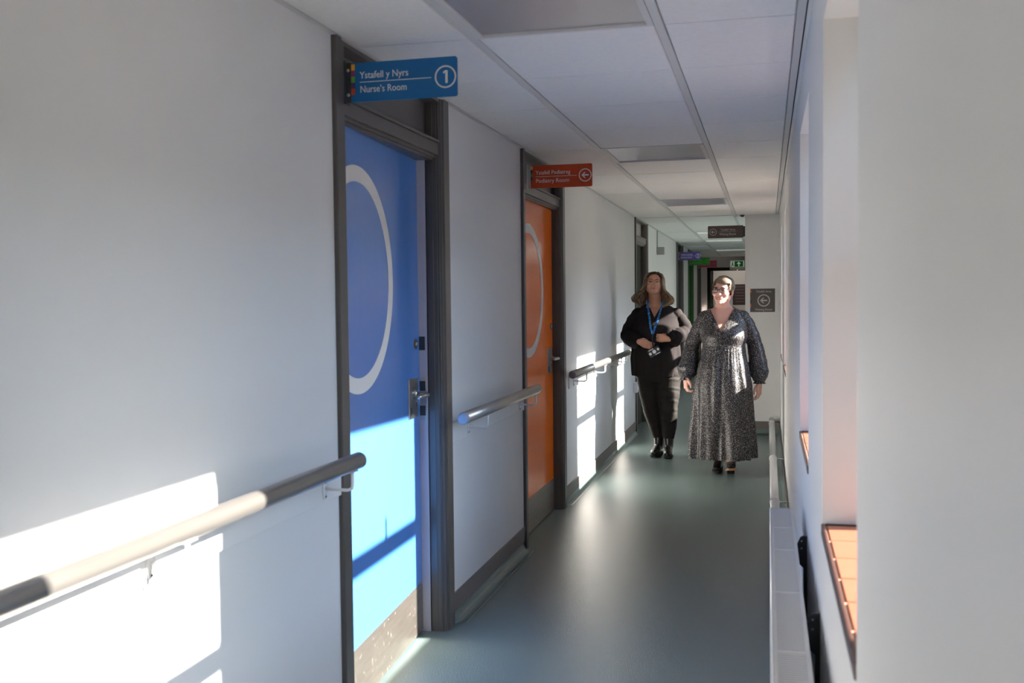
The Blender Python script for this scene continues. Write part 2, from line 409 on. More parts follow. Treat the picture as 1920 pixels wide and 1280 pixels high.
# ------------------------------------------------------------------ windows
FX0, FX1 = .385, .445
wlabels = ['window behind the camera in the right wall', 'nearest window in view with a sunlit terracotta tiled sill',
           'second window from the camera with a sliver of terracotta sill', 'third window in view, beside the woman in the patterned dress', 'last window before the stub wall']
for i, (y0, y1, stile) in enumerate(wins):
    t = thing('window_%d' % (i+1), (XR, (y0+y1)/2, ZS), wlabels[i], 'window', kind='structure')
    f = .035
    bm = bmesh.new()
    box(bm, FX0, FX1, y0, y0+f+stile, ZS-.02, ZH, .004, 1); box(bm, FX0, FX1, y1-f*.6, y1, ZS-.02, ZH, .004, 1)
    box(bm, FX0, FX1, y0+f, y1-f*.6, ZS-.02, ZS+.045, .004, 1); box(bm, FX0, FX1, y0+f, y1-f*.6, ZH-.022, ZH, .004, 1)
    obj('window_frame', bm, MT['upvc'], t)
    bx('transom_bar', MT['upvc'], t, FX0+.003, FX1-.003, y0+f+stile, y1-f*.6, 1.452, 1.500, .004, 1)
    for za, zb in ((ZS+.045, 1.452), (1.500, ZH-.022)):
        bx('pane', MT['glass'], t, .413, .417, y0+f+stile, y1-f*.6, za, zb)
    # window handle
    bm = bmesh.new(); box(bm, FX0-.02, FX0, (y0+y1)/2-.012, (y0+y1)/2+.012, 1.45, 1.49, .003, 1); box(bm, FX0-.032, FX0-.02, (y0+y1)/2-.008, (y0+y1)/2+.010, 1.46, 1.552, .003, 1)
    obj('handle', bm, MT['white'], t)
    # sill: grout bed, tiles, dark nosing
    bx('sill_bed', MT['grout'], t, XR+.004, FX0, y0, y1, ZS-.022, ZS-.0025)
    bx('sill_nosing', MT['tileedge'], t, XR-.003, XR+.005, y0, y1, ZS-.026, ZS+.001, .002, 1)
    bx('sill_nosing', MT['tileedge'], t, XR+.005, FX0, y1-.010, y1, ZS-.02, ZS+.002, .003, 1)
    n = round((y1-y0-.012)/.152); w_ = (y1-y0-.012)/n
    pt = None
    for k in range(n):
        for xa, xb in ((XR+.008, XR+.128), (XR+.134, FX0)):
            q = bx('sill_tile', MT['tile'], t, xa, xb, y0+w_*k+.003, y0+w_*(k+1)-.003, ZS-.014, ZS+random.uniform(-.0005, .0008), .002, 1)
for k, (ya, yb) in enumerate(((10.9, 12.7), (13.4, 15.2))):
    t = thing('window_%d' % (6+k), (2.9, (ya+yb)/2, .7), ['first', 'second'][k]+' wide window of the waiting area round the corner', 'window', kind='structure')
    bm = bmesh.new()
    for q in ((ya, ya+.05, .7, 1.8), (yb-.05, yb, .7, 1.8), (ya+.05, yb-.05, .7, .75), (ya+.05, yb-.05, 1.75, 1.8), ((ya+yb)/2-.03, (ya+yb)/2+.03, .75, 1.75)): box(bm, 2.92, 2.98, *q)
    obj('window_frame', bm, MT['upvc'], t)
    for a, c in ((ya+.05, (ya+yb)/2-.03), ((ya+yb)/2+.03, yb-.05)): bx('pane', MT['glass'], t, 2.948, 2.952, a, c, .75, 1.75)
# blind chain winder and teal disc in the nearest recess
t = thing('roller_blind', (.24, 1.95, ZH), 'pale roller blind rolled up at the head of the nearest window', 'blind')
bm = bmesh.new(); tube(bm, [(.27, 1.53, ZH-.012), (.27, 2.36, ZH-.012)], .011, 16); obj('roller', bm, MT['white'], t, True)
bx('bracket', MT['white'], t, .235, .295, 2.37, 2.385, ZH-.065, ZH, .003, 1)
bm = bmesh.new(); tube(bm, [(.262, 2.362, ZH-.03), (.215, 2.35, ZH-.15), (.213, 2.35, ZH-.19)], .0045, 8); obj('control_wand', bm, MT['white'], t, True)
t = thing('suncatcher', (.236, 2.33, 1.86), 'round teal disc hanging in the nearest window recess', 'ornament')
bm = bmesh.new(); ellipsoid(bm, (.236, 2.33, 1.87), (.030, .006, .040), 20, 10); obj('disc', bm, mat('teal_glass', (.25, .62, .66), .3), t, True)
bm = bmesh.new(); tube(bm, [(.236, 2.33, 1.905), (.245, 2.335, ZH-.001)], .0012, 6); obj('cord', bm, MT['white'], t)

# outside
b = bmesh.new(); box(b, XO, 60, -40, 50, -.5, -.35); struct('ground', b, MT['ground'], 'gravel ground outside the windows', 'ground')

bm = bmesh.new(); N = 120; rows_ = []  # unseen foliage mass added to cut low sky light on the upper walls
for i in range(N+1):
    y = -45+110*i/N; prof = []
    for j in range(9):
        a = PI*j/8; x = 13-1.3*math.cos(a)*(1.0); z = -.35+4.3*min(1, math.sin(a)*1.6)
        n_ = noise.noise(Vector((x*.9, y*.6, z*.9)))*.7
        prof.append(bm.verts.new((x+n_*.6, y, max(-.35, z+n_*(z > 1)))))
    rows_.append(prof)
for a, c in zip(rows_, rows_[1:]):
    for j in range(8): bm.faces.new((a[j], a[j+1], c[j+1], c[j]))
hg = obj('hedge', bm, MT['hedge'], None, True); tag(hg, 'tall dense hedge outside beyond the gravel', 'hedge', kind='stuff')
# ------------------------------------------------------------------ doors
def ring_mesh(x, cy, cz, r0, r1, clip):
    bm = bmesh.new(); annulus_yz(bm, x, cy, cz, r0, r1, .0012, 96, clip=clip); return bm
def door(idx, d0, d1, leafmat, label, ang=0, ring=None, framem=None, kick=True, near_detail=False, handle=True):
    fm = framem or MT['frame']
    t = thing('door_%d' % idx, (XL, (d0+d1)/2, 0), label, 'door', kind='structure')
    L0, L1 = d0+.084, d1-.100      # clear opening
    # near jamb: architrave + lining, profile in plan
    bm = bmesh.new()
    prism_z(bm, [(XL-.15, d0), (XL-.15, L0), (XL+.002, L0), (XL+.006, L0-.003), (XL+.006, d0+.046), (XL+.016, d0+.042), (XL+.016, d0+.002), (XL+.012, d0-.001), (XL, d0-.001)], 0, ZC-.001)
    obj('jamb', bm, fm, t)
    bm = bmesh.new()
    fx = XL-.052
    prism_z(bm, [(XL-.15, d1), (XL, d1+.001), (XL+.012, d1+.001), (XL+.016, d1-.002), (XL+.016, L1+.030), (XL+.010, L1+.027), (XL+.006, L1+.022), (XL+.010, L1+.019), (XL+.008, L1+.013), (XL+.001, L1+.010),
                 (XL-.002, L1+.006), (XL-.006, L1+.008), (XL-.010, L1+.004), (XL-.024, L1+.002), (XL-.026, L1), (fx, L1), (fx, L1+.020), (XL-.15, L1+.020)], 0, ZC-.001)
    obj('jamb', bm, fm, t)
    if idx == 1:
        bx('rebate_strip', mat('rebate_lilac', srgb(196, 192, 204), .5), t, XL-.15, fx-.004, L1-.004, L1+.001, 0, 1.915)
    bm = bmesh.new(); box(bm, XL-.15, XL-.002, L0, L1+.01, 1.932, 1.978, .001, 1); box(bm, XL-.15, XL+.006, L0, L1+.01, 1.979, 1.990, .002, 1); box(bm, XL-.15, XL-.014, L0, L1+.005, 1.921, 1.932); box(bm, XL-.15, XL-.024, L0, L1+.005, 1.913, 1.921)
    obj('transom_rail', bm, MT['skirt'] if idx == 3 else fm, t)
    bx('transom_panel', MT['transom'] if idx != 3 else mat('pale_transom', (.50, .48, .45), .5), t, XL-.075, XL-.055, L0, L1+.02, 1.989, ZC-.012)
    bm = bmesh.new(); box(bm, XL-.15, XL+.004, L0, L1+.02, ZC-.016, ZC-.001); obj('head', bm, fm, t)
    # leaf
    lw = L1-L0-.004; hx, hy = XL-(.030 if ang else .052), L0+.003
    R_ = Matrix.Translation((hx, hy, 0)) @ Matrix.Rotation(ang, 4, 'Z') @ Matrix.Translation((-hx, -hy, 0))
    def put(o): o.data.transform(R_); return o
    leaf = bx('leaf', leafmat, t, hx-.044, hx, hy, hy+lw, .006, 1.940, .0015, 1); put(leaf)
    if kick:
        k_ = put(bx('kick_plate', MT['kick'], leaf, hx, hx+.0015, hy+.002, hy+lw-.002, .008, .205)); 
        for yy in (.04, lw/2, lw-.04):
            for zz in (.02, .192):
                bm = bmesh.new(); ellipsoid(bm, (hx+.0015, hy+yy, zz), (.0018, .004, .004), 8, 4); put(obj('screw', bm, MT['steel'], leaf))
    if ring:
        cy_, cz_, r1 = ring
        put(obj('ring', ring_mesh(hx, cy_, cz_, r1-.053, r1, hy+.001), MT['ring'], leaf))
    if handle:
        hy0 = hy+lw-.165
        pl = put(bx('handle_plate', MT['steel'], leaf, hx, hx+.004, hy0, hy0+.125, .885, 1.042, .0015, 1))
        bm = bmesh.new(); yy, zz = hy0+.088, .978
        tube(bm, [(hx+.003, yy, zz), (hx+.012, yy, zz)], .019, 16)
        tube(bm, [(hx+.010, yy, zz), (hx+.040, yy, zz), (hx+.052, yy-.004, zz), (hx+.058, yy-.016, zz), (hx+.056, yy-.05, zz), (hx+.052, yy-.110, zz-.001), (hx+.046, yy-.118, zz-.001)], [.0095]*5+[.0085, .005], 12)
        put(obj('lever', bm, MT['steel'], leaf, True))
        bm = bmesh.new(); box(bm, hx+.003, hx+.006, hy0+.100, hy0+.108, .925, .945, .001, 1); box(bm, hx+.003, hx+.0065, hy0+.02, hy0+.035, .89, .93, .001, 1)
        put(obj('keyhole', bm, MT['dark'], leaf))
        bm = bmesh.new(); tube(bm, [(hx-.001, hy+lw-.055, 1.178), (hx+.004, hy+lw-.055, 1.178)], [.021, .019], 20); 
        put(obj('lock_rose', bm, mat('lock_bronze_%d' % idx, (.20, .15, .12), .35, metal=.8), leaf))
        bm = bmesh.new(); tube(bm, [(hx+.003, hy+lw-.055, 1.178), (hx+.008, hy+lw-.055, 1.178)], .009, 14); put(obj('lock_cylinder', bm, MT['steel'], leaf, True))
    if near_detail:
        st = put(bx('sticker', mat('sticker_blue', srgb(0, 78, 160), .3), leaf, hx, hx+.0008, hy+.005, hy+.075, 1.875, 1.938))
        for k, (ya, zb) in enumerate(((1.150, 1.205), (.885, .925), (.985, 1.025))):
            bm = bmesh.new(); box(bm, fx-.036, fx-.012, L1-.007, L1-.004, ya, zb); 
            tag(obj('strike_plate', bm, MT['dark'], t))
        bm = bmesh.new(); box(bm, fx-.041, fx-.008, L1-.0055, L1-.0042, .868, 1.04); obj('strike_plate', bm, MT['steel'], t)
        for zz in (1.72, 1.0, .28):
            bm = bmesh.new(); tube(bm, [(hx+.006, hy-.004, zz-.05), (hx+.006, hy-.004, zz+.05)], .006, 10); obj('hinge', bm, MT['steel'], t, True)
    return t
d1_ = door(1, *doors[0], MT['blue'], 'bright blue door with a large white ring, slightly ajar, under the blue sign', ang=math.radians(3.7), ring=(3.17, 1.42, .38), near_detail=True)
door(2, *doors[1], MT['orange'], 'bright orange door with a white ring and steel kick plate', ring=(5.70, 1.40, .385))
door(3, *doors[2], MT['darkleaf'], 'dark door behind the woman in black', kick=False, handle=False)
door(4, *doors[3], MT['purpledoor'], 'grey door below the purple sign', kick=False, handle=False)
door(5, *doors[4], MT['greendoor'], 'door with a green frame below the green sign', kick=False, handle=False, framem=mat('green_frame', srgb(30, 84, 28), .35))
door(6, *doors[5], MT['darkleaf'], 'dark door below the pink sign', kick=False, handle=False)
# far doorway frame
t = thing('door_7', (-.7, YF, 0), 'dark framed doorway at the far end of the corridor', 'door', kind='structure')
bx('jamb', MT['darkleaf'], t, -1.157, -1.09, YF-.015, YF+.13, 0, 1.94); bx('head', MT['darkleaf'], t, -1.157, -.215, YF-.015, YF+.13, 1.88, 1.942)

# ------------------------------------------------------------------ signs
Wm = mat('sign_lettering', (.80, .80, .80), .4)
def arrow_left(bm, y, cx, cz, s, th=.0012):
    h = s*.19
    P = [(-s, 0), (-s*.18, s*.78), (s*.14, s*.78), (-s*.36, h), (s*.92, h), (s*.92, -h), (-s*.36, -h), (s*.14, -s*.78), (-s*.18, -s*.78)]
    a = [bm.verts.new((cx+x, y, cz+z)) for x, z in P]; c = [bm.verts.new((cx+x, y-th, cz+z)) for x, z in P]
    n = len(P)
    for i in range(n): bm.faces.new((a[i], a[(i+1) % n], c[(i+1) % n], c[i]))
    bm.faces.new(c); bm.faces.new(list(reversed(a)))
def rrect(x0, x1, z0, z1, r, right=True, left=False):
    P = []
    def arc(cx, cz, a0):
        for k in range(6): a = a0+PI/2*k/5; P.append((cx+r*math.cos(a), cz+r*math.sin(a)))
    if left: arc(x0+r, z0+r, PI)
    else: P.append((x0, z0))
    if right: arc(x1-r, z0+r, -PI/2); arc(x1-r, z1-r, 0)
    else: P.extend([(x1, z0), (x1, z1)])
    if left: arc(x0+r, z1-r, PI/2)
    else: P.append((x0, z1))
    return P
BARC = [srgb(240, 170, 20), srgb(140, 50, 110), srgb(90, 170, 40), srgb(74, 50, 110), srgb(220, 80, 20), srgb(30, 110, 180)]
def proj_sign(name, y, x0, x1, z0, z1, col, l1, l2, sym, label, sl=(1, 1), skip=None, mirror=False, bracket='dark', barcols=None, lm=None, lw1=None, lw2=None):
    """sign plate projecting from a wall, facing the camera (-y)"""
    lm = lm or Wm
    t = thing(name, (x0 if not mirror else x1, y, z0), label, 'sign')
    H = z1-z0
    m = mat('sign_'+label[:12], col, .35)
    bm = bmesh.new(); prism_y(bm, rrect(x0, x1, z0, z1, .008, right=not mirror, left=mirror), y, y+.006); obj('panel', bm, m, t)
    if not mirror:
        bm = bmesh.new(); box(bm, XL+.014, x0+.004, y-.003, y+.009, z0-.002, z1+.002, .001, 1); box(bm, XL+.016, XL+.020, y-.016, y+.022, z0-.006, z1+.006, .001, 1)
        br = obj('bracket', bm, MT['dark'] if bracket == 'dark' else mat('bracket_grey', (.45, .45, .45), .4), t)
        for zz in (z0+.022, z1-.022):
            bm = bmesh.new(); ellipsoid(bm, (XL+.026, y-.004, zz), (.0055, .004, .0055), 12, 6); obj('screw', bm, MT['steel'], br, True)
        bars = bmesh.new(); n = 5; bh = H*.155
        for k in range(n):
            bars_ = bmesh.new(); box(bars_, x0+.003, x0+.016, y-.001, y+.0, z1-.004-bh*(k+1), z1-.004-bh*k)
            tag(obj('colour_bar', bars_, mat('bar', (barcols or BARC)[k % 6], .35), t))
        bars.free()
        tx = x0+.032; cx = x1-H*.31
        w1 = lw1 or (cx-H*.36-tx)*.84; w2 = lw2 or (cx-H*.36-tx)*.80; lx1 = cx-H*.38
    else:
        bm = bmesh.new(); box(bm, x1-.004, -.208, y-.002, y+.008, z0+.01, z1-.01, .001, 1); obj('bracket', bm, MT['dark'], t)
        cx = x0+H*.42; tx = cx+H*.5; w1 = (x1-tx)*.62; w2 = (x1-tx)*.70; lx1 = tx+(x1-tx)*.72
        # texts are right of the arrow, first line shorter
    zc = (z0+z1)/2
    sz = H*.25
    if l1:
        text_mesh('lettering', l1, sz, lm, t, (tx+(.012 if mirror else 0), y-.0006, zc+H*.17), width=w1, bold=.0001)
        text_mesh('lettering', l2, sz, lm, t, (tx, y-.0006, zc-H*.19), width=w2, bold=.0001)
    bm = bmesh.new(); box(bm, tx, lx1, y-.001, y, zc-.001, zc+.0012); obj('rule', bm, lm, t)
    bm = bmesh.new(); annulus_xz(bm, y, cx, zc, H*.245, H*.285); obj('circle', bm, lm, t)
    if sym == 'arrow':
        bm = bmesh.new(); arrow_left(bm, y, cx, zc, H*.165); obj('arrow', bm, lm, t)
    elif sym == '1':
        bm = bmesh.new(); k_ = H*.16
        prism_y(bm, [(cx-k_*.02, zc-k_), (cx+k_*.36, zc-k_), (cx+k_*.36, zc+k_), (cx-k_*.1, zc+k_), (cx-k_*.42, zc+k_*.72), (cx-k_*.30, zc+k_*.5), (cx-k_*.02, zc+k_*.66)], y-.001, y); obj('numeral', bm, lm, t)
    else: text_mesh('numeral', sym, H*.42, lm, t, (cx, y-.0006, zc), align='CENTER', bold=.0006)
    return t
proj_sign('projecting_sign', 2.95, -1.247, -.902, 1.963, 2.082, srgb(8, 100, 166), 'Ystafell y Nyrs', 'Nurse\u2019s Room', '1', 'blue projecting sign above the blue door reading Nurse\u2019s Room 1', lw1=.158, lw2=.150)
proj_sign('projecting_sign', 5.40, -1.247, -.906, 1.951, 2.073, srgb(205, 68, 16), 'Ystafell Podiatreg', 'Podiatry Room', 'arrow', 'orange projecting sign above the orange door with a left arrow', bracket='grey',
          barcols=[srgb(240, 190, 80), srgb(80, 40, 70), srgb(90, 130, 70), srgb(60, 50, 60), srgb(190, 62, 16), srgb(20, 110, 180)])
proj_sign('projecting_sign', 15.1, -1.262, -.944, 1.900, 2.020, srgb(84, 66, 150), 'Ystafell Archwilio', 'Examination Room', '3', 'purple projecting sign in the far corridor', bracket='grey')
proj_sign('projecting_sign', 17.4, -1.262, -.935, 1.898, 2.022, srgb(42, 140, 36), 'Ystafell Archwilio', 'Examination Room', '2', 'green projecting sign behind the purple one', bracket='grey', lm=mat('green_lettering', srgb(110, 190, 90), .4))
proj_sign('projecting_sign', 19.5, -1.262, -.918, 1.922, 2.044, srgb(176, 50, 82), 'Ystafell Archwilio', 'Examination Room', '1', 'pink projecting sign furthest down the corridor', bracket='grey', lm=mat('pink_lettering', srgb(214, 110, 150), .4))
BR = srgb(84, 72, 68)
lmg = mat('sign_lettering_grey', (.55, .53, .52), .4)
proj_sign('projecting_sign', 10.42, -.578, -.232, 1.943, 2.066, BR, 'Ystafell Aros', 'Waiting Room', 'arrow', 'brown waiting room sign hanging out from the stub wall corner', mirror=True, lm=lmg)
# square sign on the stub wall
t = thing('wall_sign', (-.045, YE, 1.2), 'square brown grey waiting room sign with arrow on the stub wall', 'sign')
bx('panel', mat('sign_square', srgb(92, 86, 84), .4), t, -.163, .074, YE-.004, YE-.0005, 1.202, 1.432, .001, 1)
cx, cz = -.033, 1.316
bm = bmesh.new(); annulus_xz(bm, YE-.004, cx, cz, .050, .060); obj('circle', bm, lmg, t)
bm = bmesh.new(); arrow_left(bm, YE-.004, cx, cz, .036); obj('arrow', bm, lmg, t)
text_mesh('lettering', 'Ystafell Aros', .030, lmg, t, (cx, YE-.0046, 1.404), align='CENTER', width=.145, bold=.0002)
text_mesh('lettering', 'Waiting Room', .030, lmg, t, (cx, YE-.0046, 1.226), align='CENTER', width=.165, bold=.0002)
for k, c in enumerate([srgb(220, 120, 40), srgb(120, 60, 90), srgb(70, 110, 60), srgb(70, 60, 90), srgb(220, 110, 60), srgb(30, 100, 150)]):
    bx('colour_bar', mat('bar', c, .4), t, -.1625, -.152, YE-.0048, YE-.004, 1.428-.036*(k+1), 1.428-.036*k)
# notice on the lobby wall seen through the far doorway
yn = YF+1.2
bx_ = bmesh.new(); box(bx_, -1.10, -.1, yn, yn+.1, 0, ZC); struct('wall_lobby', bx_, mat('lobby_paint', (.62, .57, .53), .6), 'warm grey lobby wall beyond the far doorway', 'wall')
t = thing('notice_board', (-.52, yn, 1.2), 'dark brown directory sign on the lobby wall beyond the far doorway', 'sign')
bx('panel', mat('notice', srgb(66, 50, 50), .5), t, -.70, -.42, yn-.006, yn-.0005, 1.19, 1.62)
for k in range(6): bx('text_line', mat('notice_text', srgb(112, 94, 92), .5), t, -.66+.01*(k % 3), -.46-.01*(k % 2), yn-.0068, yn-.006, 1.56-.062*k, 1.576-.062*k)
# exit sign
t = thing('exit_sign', (-.57, YF-.05, 1.9), 'illuminated green emergency exit sign at the far end', 'sign')
ye = YF-.058
bx('housing', mat('exit_housing', (.62, .60, .54), .4), t, -.72, -.42, ye, ye+.05, 1.895, 2.09, .01, 2)
em = mat('exit_white', (.75, .85, .70), .4, emit=.2); eg = mat('exit_green', srgb(4, 70, 20), .4, emit=.5)
bx('lit_panel', em, t, -.70, -.44, ye-.004, ye, 1.945, 2.065)
bx('green_field', eg, t, -.625, -.46, ye-.006, ye-.004, 1.95, 2.06)
bm = bmesh.new()
for q in (((-.542, 1.96), (-.542, 2.01), (-.575, 2.01), (-.54, 2.052), (-.505, 2.01), (-.538, 2.01)),): pass
prism_y(bm, [(-.552, 1.958), (-.532, 1.958), (-.532, 2.005), (-.500, 2.005), (-.542, 2.052), (-.584, 2.005), (-.552, 2.005)], ye-.008, ye-.006); obj('arrow', bm, em, t)
bm = bmesh.new(); ellipsoid(bm, (-.66, ye-.005, 2.045), (.010, .003, .011), 10, 6); prism_y(bm, [(-.69, 1.955), (-.675, 1.955), (-.66, 1.99), (-.645, 1.96), (-.635, 1.965), (-.652, 2.0), (-.65, 2.03), (-.672, 2.03), (-.674, 1.995)], ye-.0065, ye-.004)
obj('running_figure', bm, mat('exit_fig', srgb(40, 90, 50), .5), t)
bm = bmesh.new(); ellipsoid(bm, (-.57, ye+.015, 1.888), (.010, .010, .010), 10, 6); obj('indicator_lamp', bm, mat('indicator', (.9, .85, .7), .3, emit=1), t)

# ------------------------------------------------------------------ handrails
def handrail(y0, y1, brks, label, b0, b1, blabel):
    t = thing('handrail', (XL+.1, (y0+y1)/2, .878), label, 'handrail', 'steel handrails along the left wall')
    bm = bmesh.new(); tube(bm, [(XL+.1, y0+.012, .878), (XL+.1, y1-.012, .878)], .0245, 28); obj('rail', bm, MT['railsteel'], t, True)
    for ya, s in ((y0+.012, -1), (y1-.012, 1)):
        bm = bmesh.new(); tube(bm, [(XL+.1, ya, .878), (XL+.1, ya+s*.006, .878), (XL+.1, ya+s*.011, .878), (XL+.1, ya+s*.013, .878)], [.0247, .0243, .020, .012], 24); obj('end_cap', bm, MT['railcap'], t, True)
    bx('backing_board', MT['wall'], t, XL, XL+.010, b0, b1, .756, .842, .002, 1)
    for yb in brks:
        bm = bmesh.new()
        x = XL+.010
        tube(bm, [(x, yb, .797), (x+.004, yb, .797)], [(.032, .016), (.030, .014)], 16, up=(0, 0, 1))
        tube(bm, [(x, yb, .800), (x+.035, yb, .797), (x+.075, yb, .797), (x+.088, yb, .803), (x+.090, yb, .815), (x+.090, yb, .856)], .0048, 10)
        tube(bm, [(XL+.1, yb-.022, .852), (XL+.1, yb+.022, .852)], [(.002, .012)]*2, 8, up=(0, 0, 1))
        br = obj('bracket', bm, MT['white'], t, True)
        for dz in (-.022, .020):
            bm = bmesh.new(); ellipsoid(bm, (x+.0045, yb, .797+dz), (.002, .004, .004), 8, 4); obj('screw', bm, MT['dark'], br)
    return t
handrail(-1.2, 2.812, (-1.0, -.05, .92, 1.88, 2.755), 'longest steel handrail in view, nearest the camera before the blue door', -1.2, 2.879, '')
handrail(3.87, 5.235, (4.24, 5.19), 'short steel handrail between the blue and orange doors', 4.004, 5.304, '')
handrail(6.22, 8.93, (6.74, 7.55, 8.42, 8.85), 'steel handrail beyond the orange door beside the woman in black', 6.60, 10.0, '')

# small white box by the third door and grey trunking box further on
t = thing('wall_box', (XL+.02, 10.05, .45), 'small white box low on the wall by the dark door', 'box')
bx('body', MT['white'], t, XL, XL+.035, 9.98, 10.07, .42, .52, .004, 2); bx('cover', MT['white'], t, XL+.035, XL+.039, 9.99, 10.06, .43, .51, .001, 1)
t = thing('junction_box', (XL+.04, 12.3, 1.91), 'grey junction box high on the wall beyond the dark door', 'box')
bx('body', mat('box_grey', (.34, .33, .33), .5), t, XL, XL+.088, 12.2, 12.28, 1.868, 1.958, .004, 2)
bx('conduit', mat('conduit_grey', (.45, .45, .44), .5), t, XL, XL+.012, 12.22, 12.24, 1.958, ZC-.003)
bx('lid', mat('box_lid', (.38, .37, .37), .5), t, XL+.005, XL+.083, 12.197, 12.2, 1.873, 1.953, .001, 1)
t = thing('ceiling_sensor', (-.235, 10.22, ZC), 'tiny dark sensor on the ceiling by the stub wall corner', 'sensor')
bm = bmesh.new(); tube(bm, [(-.235, 10.22, ZC-.003), (-.235, 10.22, ZC-.018), (-.235, 10.22, ZC-.026)], [.022, .020, .010], 16); obj('body', bm, MT['dark'], t, True)
bx('base', MT['white'], t, -.262, -.208, 10.19, 10.25, ZC-.006, ZC-.0035)

# ------------------------------------------------------------------ radiator and pipes
RY0, RY1, RZ = .9, 3.715, .60
t = thing('radiator', (.05, (RY0+RY1)/2, .14), 'long white panel radiator under the windows', 'radiator')
bm = bmesh.new(); n = 40; pts = []
for k in range(n+1):
    for a, d in ((0, 0), (.25, 0), (.4, .005), (.75, .005), (.9, 0)):
        yy = RY0+.01+(RY1-RY0-.02)*(k+a)/(n+1); pts.append((.012-d*0+(.004-d), yy))
pts += [(.026, RY1-.01), (.026, RY0+.01)]
prism_z(bm, pts, .16, RZ-.012); obj('front_panel', bm, MT['rad'], t)
bx('rear_panel', MT['rad'], t, .074, .084, RY0+.01, RY1-.01, .16, RZ-.012, .003, 1)
bm = bmesh.new()
box(bm, .008, .0135, RY0, RY1, .15, RZ, .002, 1); 
obj('face_edge', bm, MT['rad'], t)
for ya in (RY0, RY1-.004): bx('side_cover', MT['rad'], t, .0135, .088, ya, ya+.004, .15, RZ)
bm = bmesh.new()
box(bm, .0135, .021, RY0+.004, RY1-.004, RZ-.004, RZ-.0008); box(bm, .079, .088, RY0+.004, RY1-.004, RZ-.004, RZ-.0008)
for yc in (1.3, 1.75, 2.2, 2.65, 3.1, 3.4): box(bm, .021, .079, yc-.008, yc+.008, RZ-.0042, RZ-.0015)
obj('top_rim', bm, MT['rad'], t)
bm = bmesh.new(); yy = RY0+.02
while yy < RY1-.012:
    box(bm, .021, .079, yy, yy+.0075, RZ-.006, RZ-.002); yy += .0125
tag(obj('grille_slats', bm, MT['rad'], t), kind='stuff')
bx('convector', mat('convector', (.66, .68, .68), .5), t, .026, .074, RY0+.02, RY1-.02, .18, RZ-.03)
for yb in (3.28, 2.48):
    bm = bmesh.new(); prism_y(bm, [(.089, .57), (.100, .595), (.108, .60), (XR-.001, .60), (XR-.001, .25), (.110, .25), (.110, .5), (.089, .52)], yb, yb+.012)
    br = obj('bracket', bm, MT['dark'], t)
    for zz in (.585, .562):
        bm = bmesh.new(); ellipsoid(bm, (.104, yb-.0005, zz), (.003, .001, .003), 8, 4); obj('rivet', bm, MT['steel'], br)
bm = bmesh.new(); tube(bm, [(.05, 2.0, .16), (.05, 2.0, .09), (.05, 2.0, .05)], .01, 10); tube(bm, [(.05, RY1-.05, .165), (.05, RY1-.05, .15)], .012, 10); obj('valve', bm, MT['white'], t, True)
t = thing('heating_pipe', (.045, 7, .15), 'white painted heating pipe running low along the right wall', 'pipe')
bm = bmesh.new(); tube(bm, [(.042, 3.74, .15), (.042, 10.22, .15)], .026, 24); obj('pipe_run', bm, MT['rad'], t, True)
bm = bmesh.new(); tube(bm, [(.045, 10.20, .15), (.047, 10.235, .15), (.056, 10.25, .15), (.075, 10.255, .15), (.115, 10.255, .15)], .028, 16); obj('elbow', bm, MT['rad'], t, True)
for yy in (6.1, 7.75, 9.9):
    bm = bmesh.new(); tube(bm, [(.042, yy-.010, .15), (.042, yy+.010, .15)], .0295, 24); tube(bm, [(.06, yy, .15), (.121, yy, .15)], .005, 8); obj('clip', bm, MT['rad'], t, True)
#PEOPLE_BELOW#
# ------------------------------------------------------------------ people
def cloth_mat(name, col, rough=.6, bs=25, ba=.25, sheen=.3):
    return mat(name, col, rough, noise_s=8, noise_a=.08, bump=ba, bump_s=bs, sheen=sheen)
SK = mat('skin', (.62, .31, .205), .48, spec=.4, noise_s=30, noise_a=.05, sub=.12)
SK2 = mat('skin_pink', (.66, .375, .30), .46, spec=.4, noise_s=30, noise_a=.06, sub=.12)
LIP = mat('lips', (.42, .13, .12), .4); EYEW = mat('eye_white', (.62, .58, .55), .3); IRIS = mat('iris', (.05, .035, .025), .25)
TEETH = mat('teeth', (.75, .70, .62), .3)
BLK = mat('black_crepe', (.022, .018, .019), .8, spec=.12, noise_s=8, noise_a=.08, bump=.2, bump_s=40)
TRO = mat('black_denim', (.018, .016, .015), .75, spec=.2, bump=.3, bump_s=18, stretch=(1, 1, 3))
BOOT = mat('black_leather', (.012, .011, .011), .28, spec=.6, bump=.2, bump_s=30)
SOLE = mat('rubber_sole', (.010, .010, .010), .7); TAN = mat('tan_sole', (.30, .16, .08), .6)
GOLD = mat('gold', (.8, .55, .25), .25, metal=1)
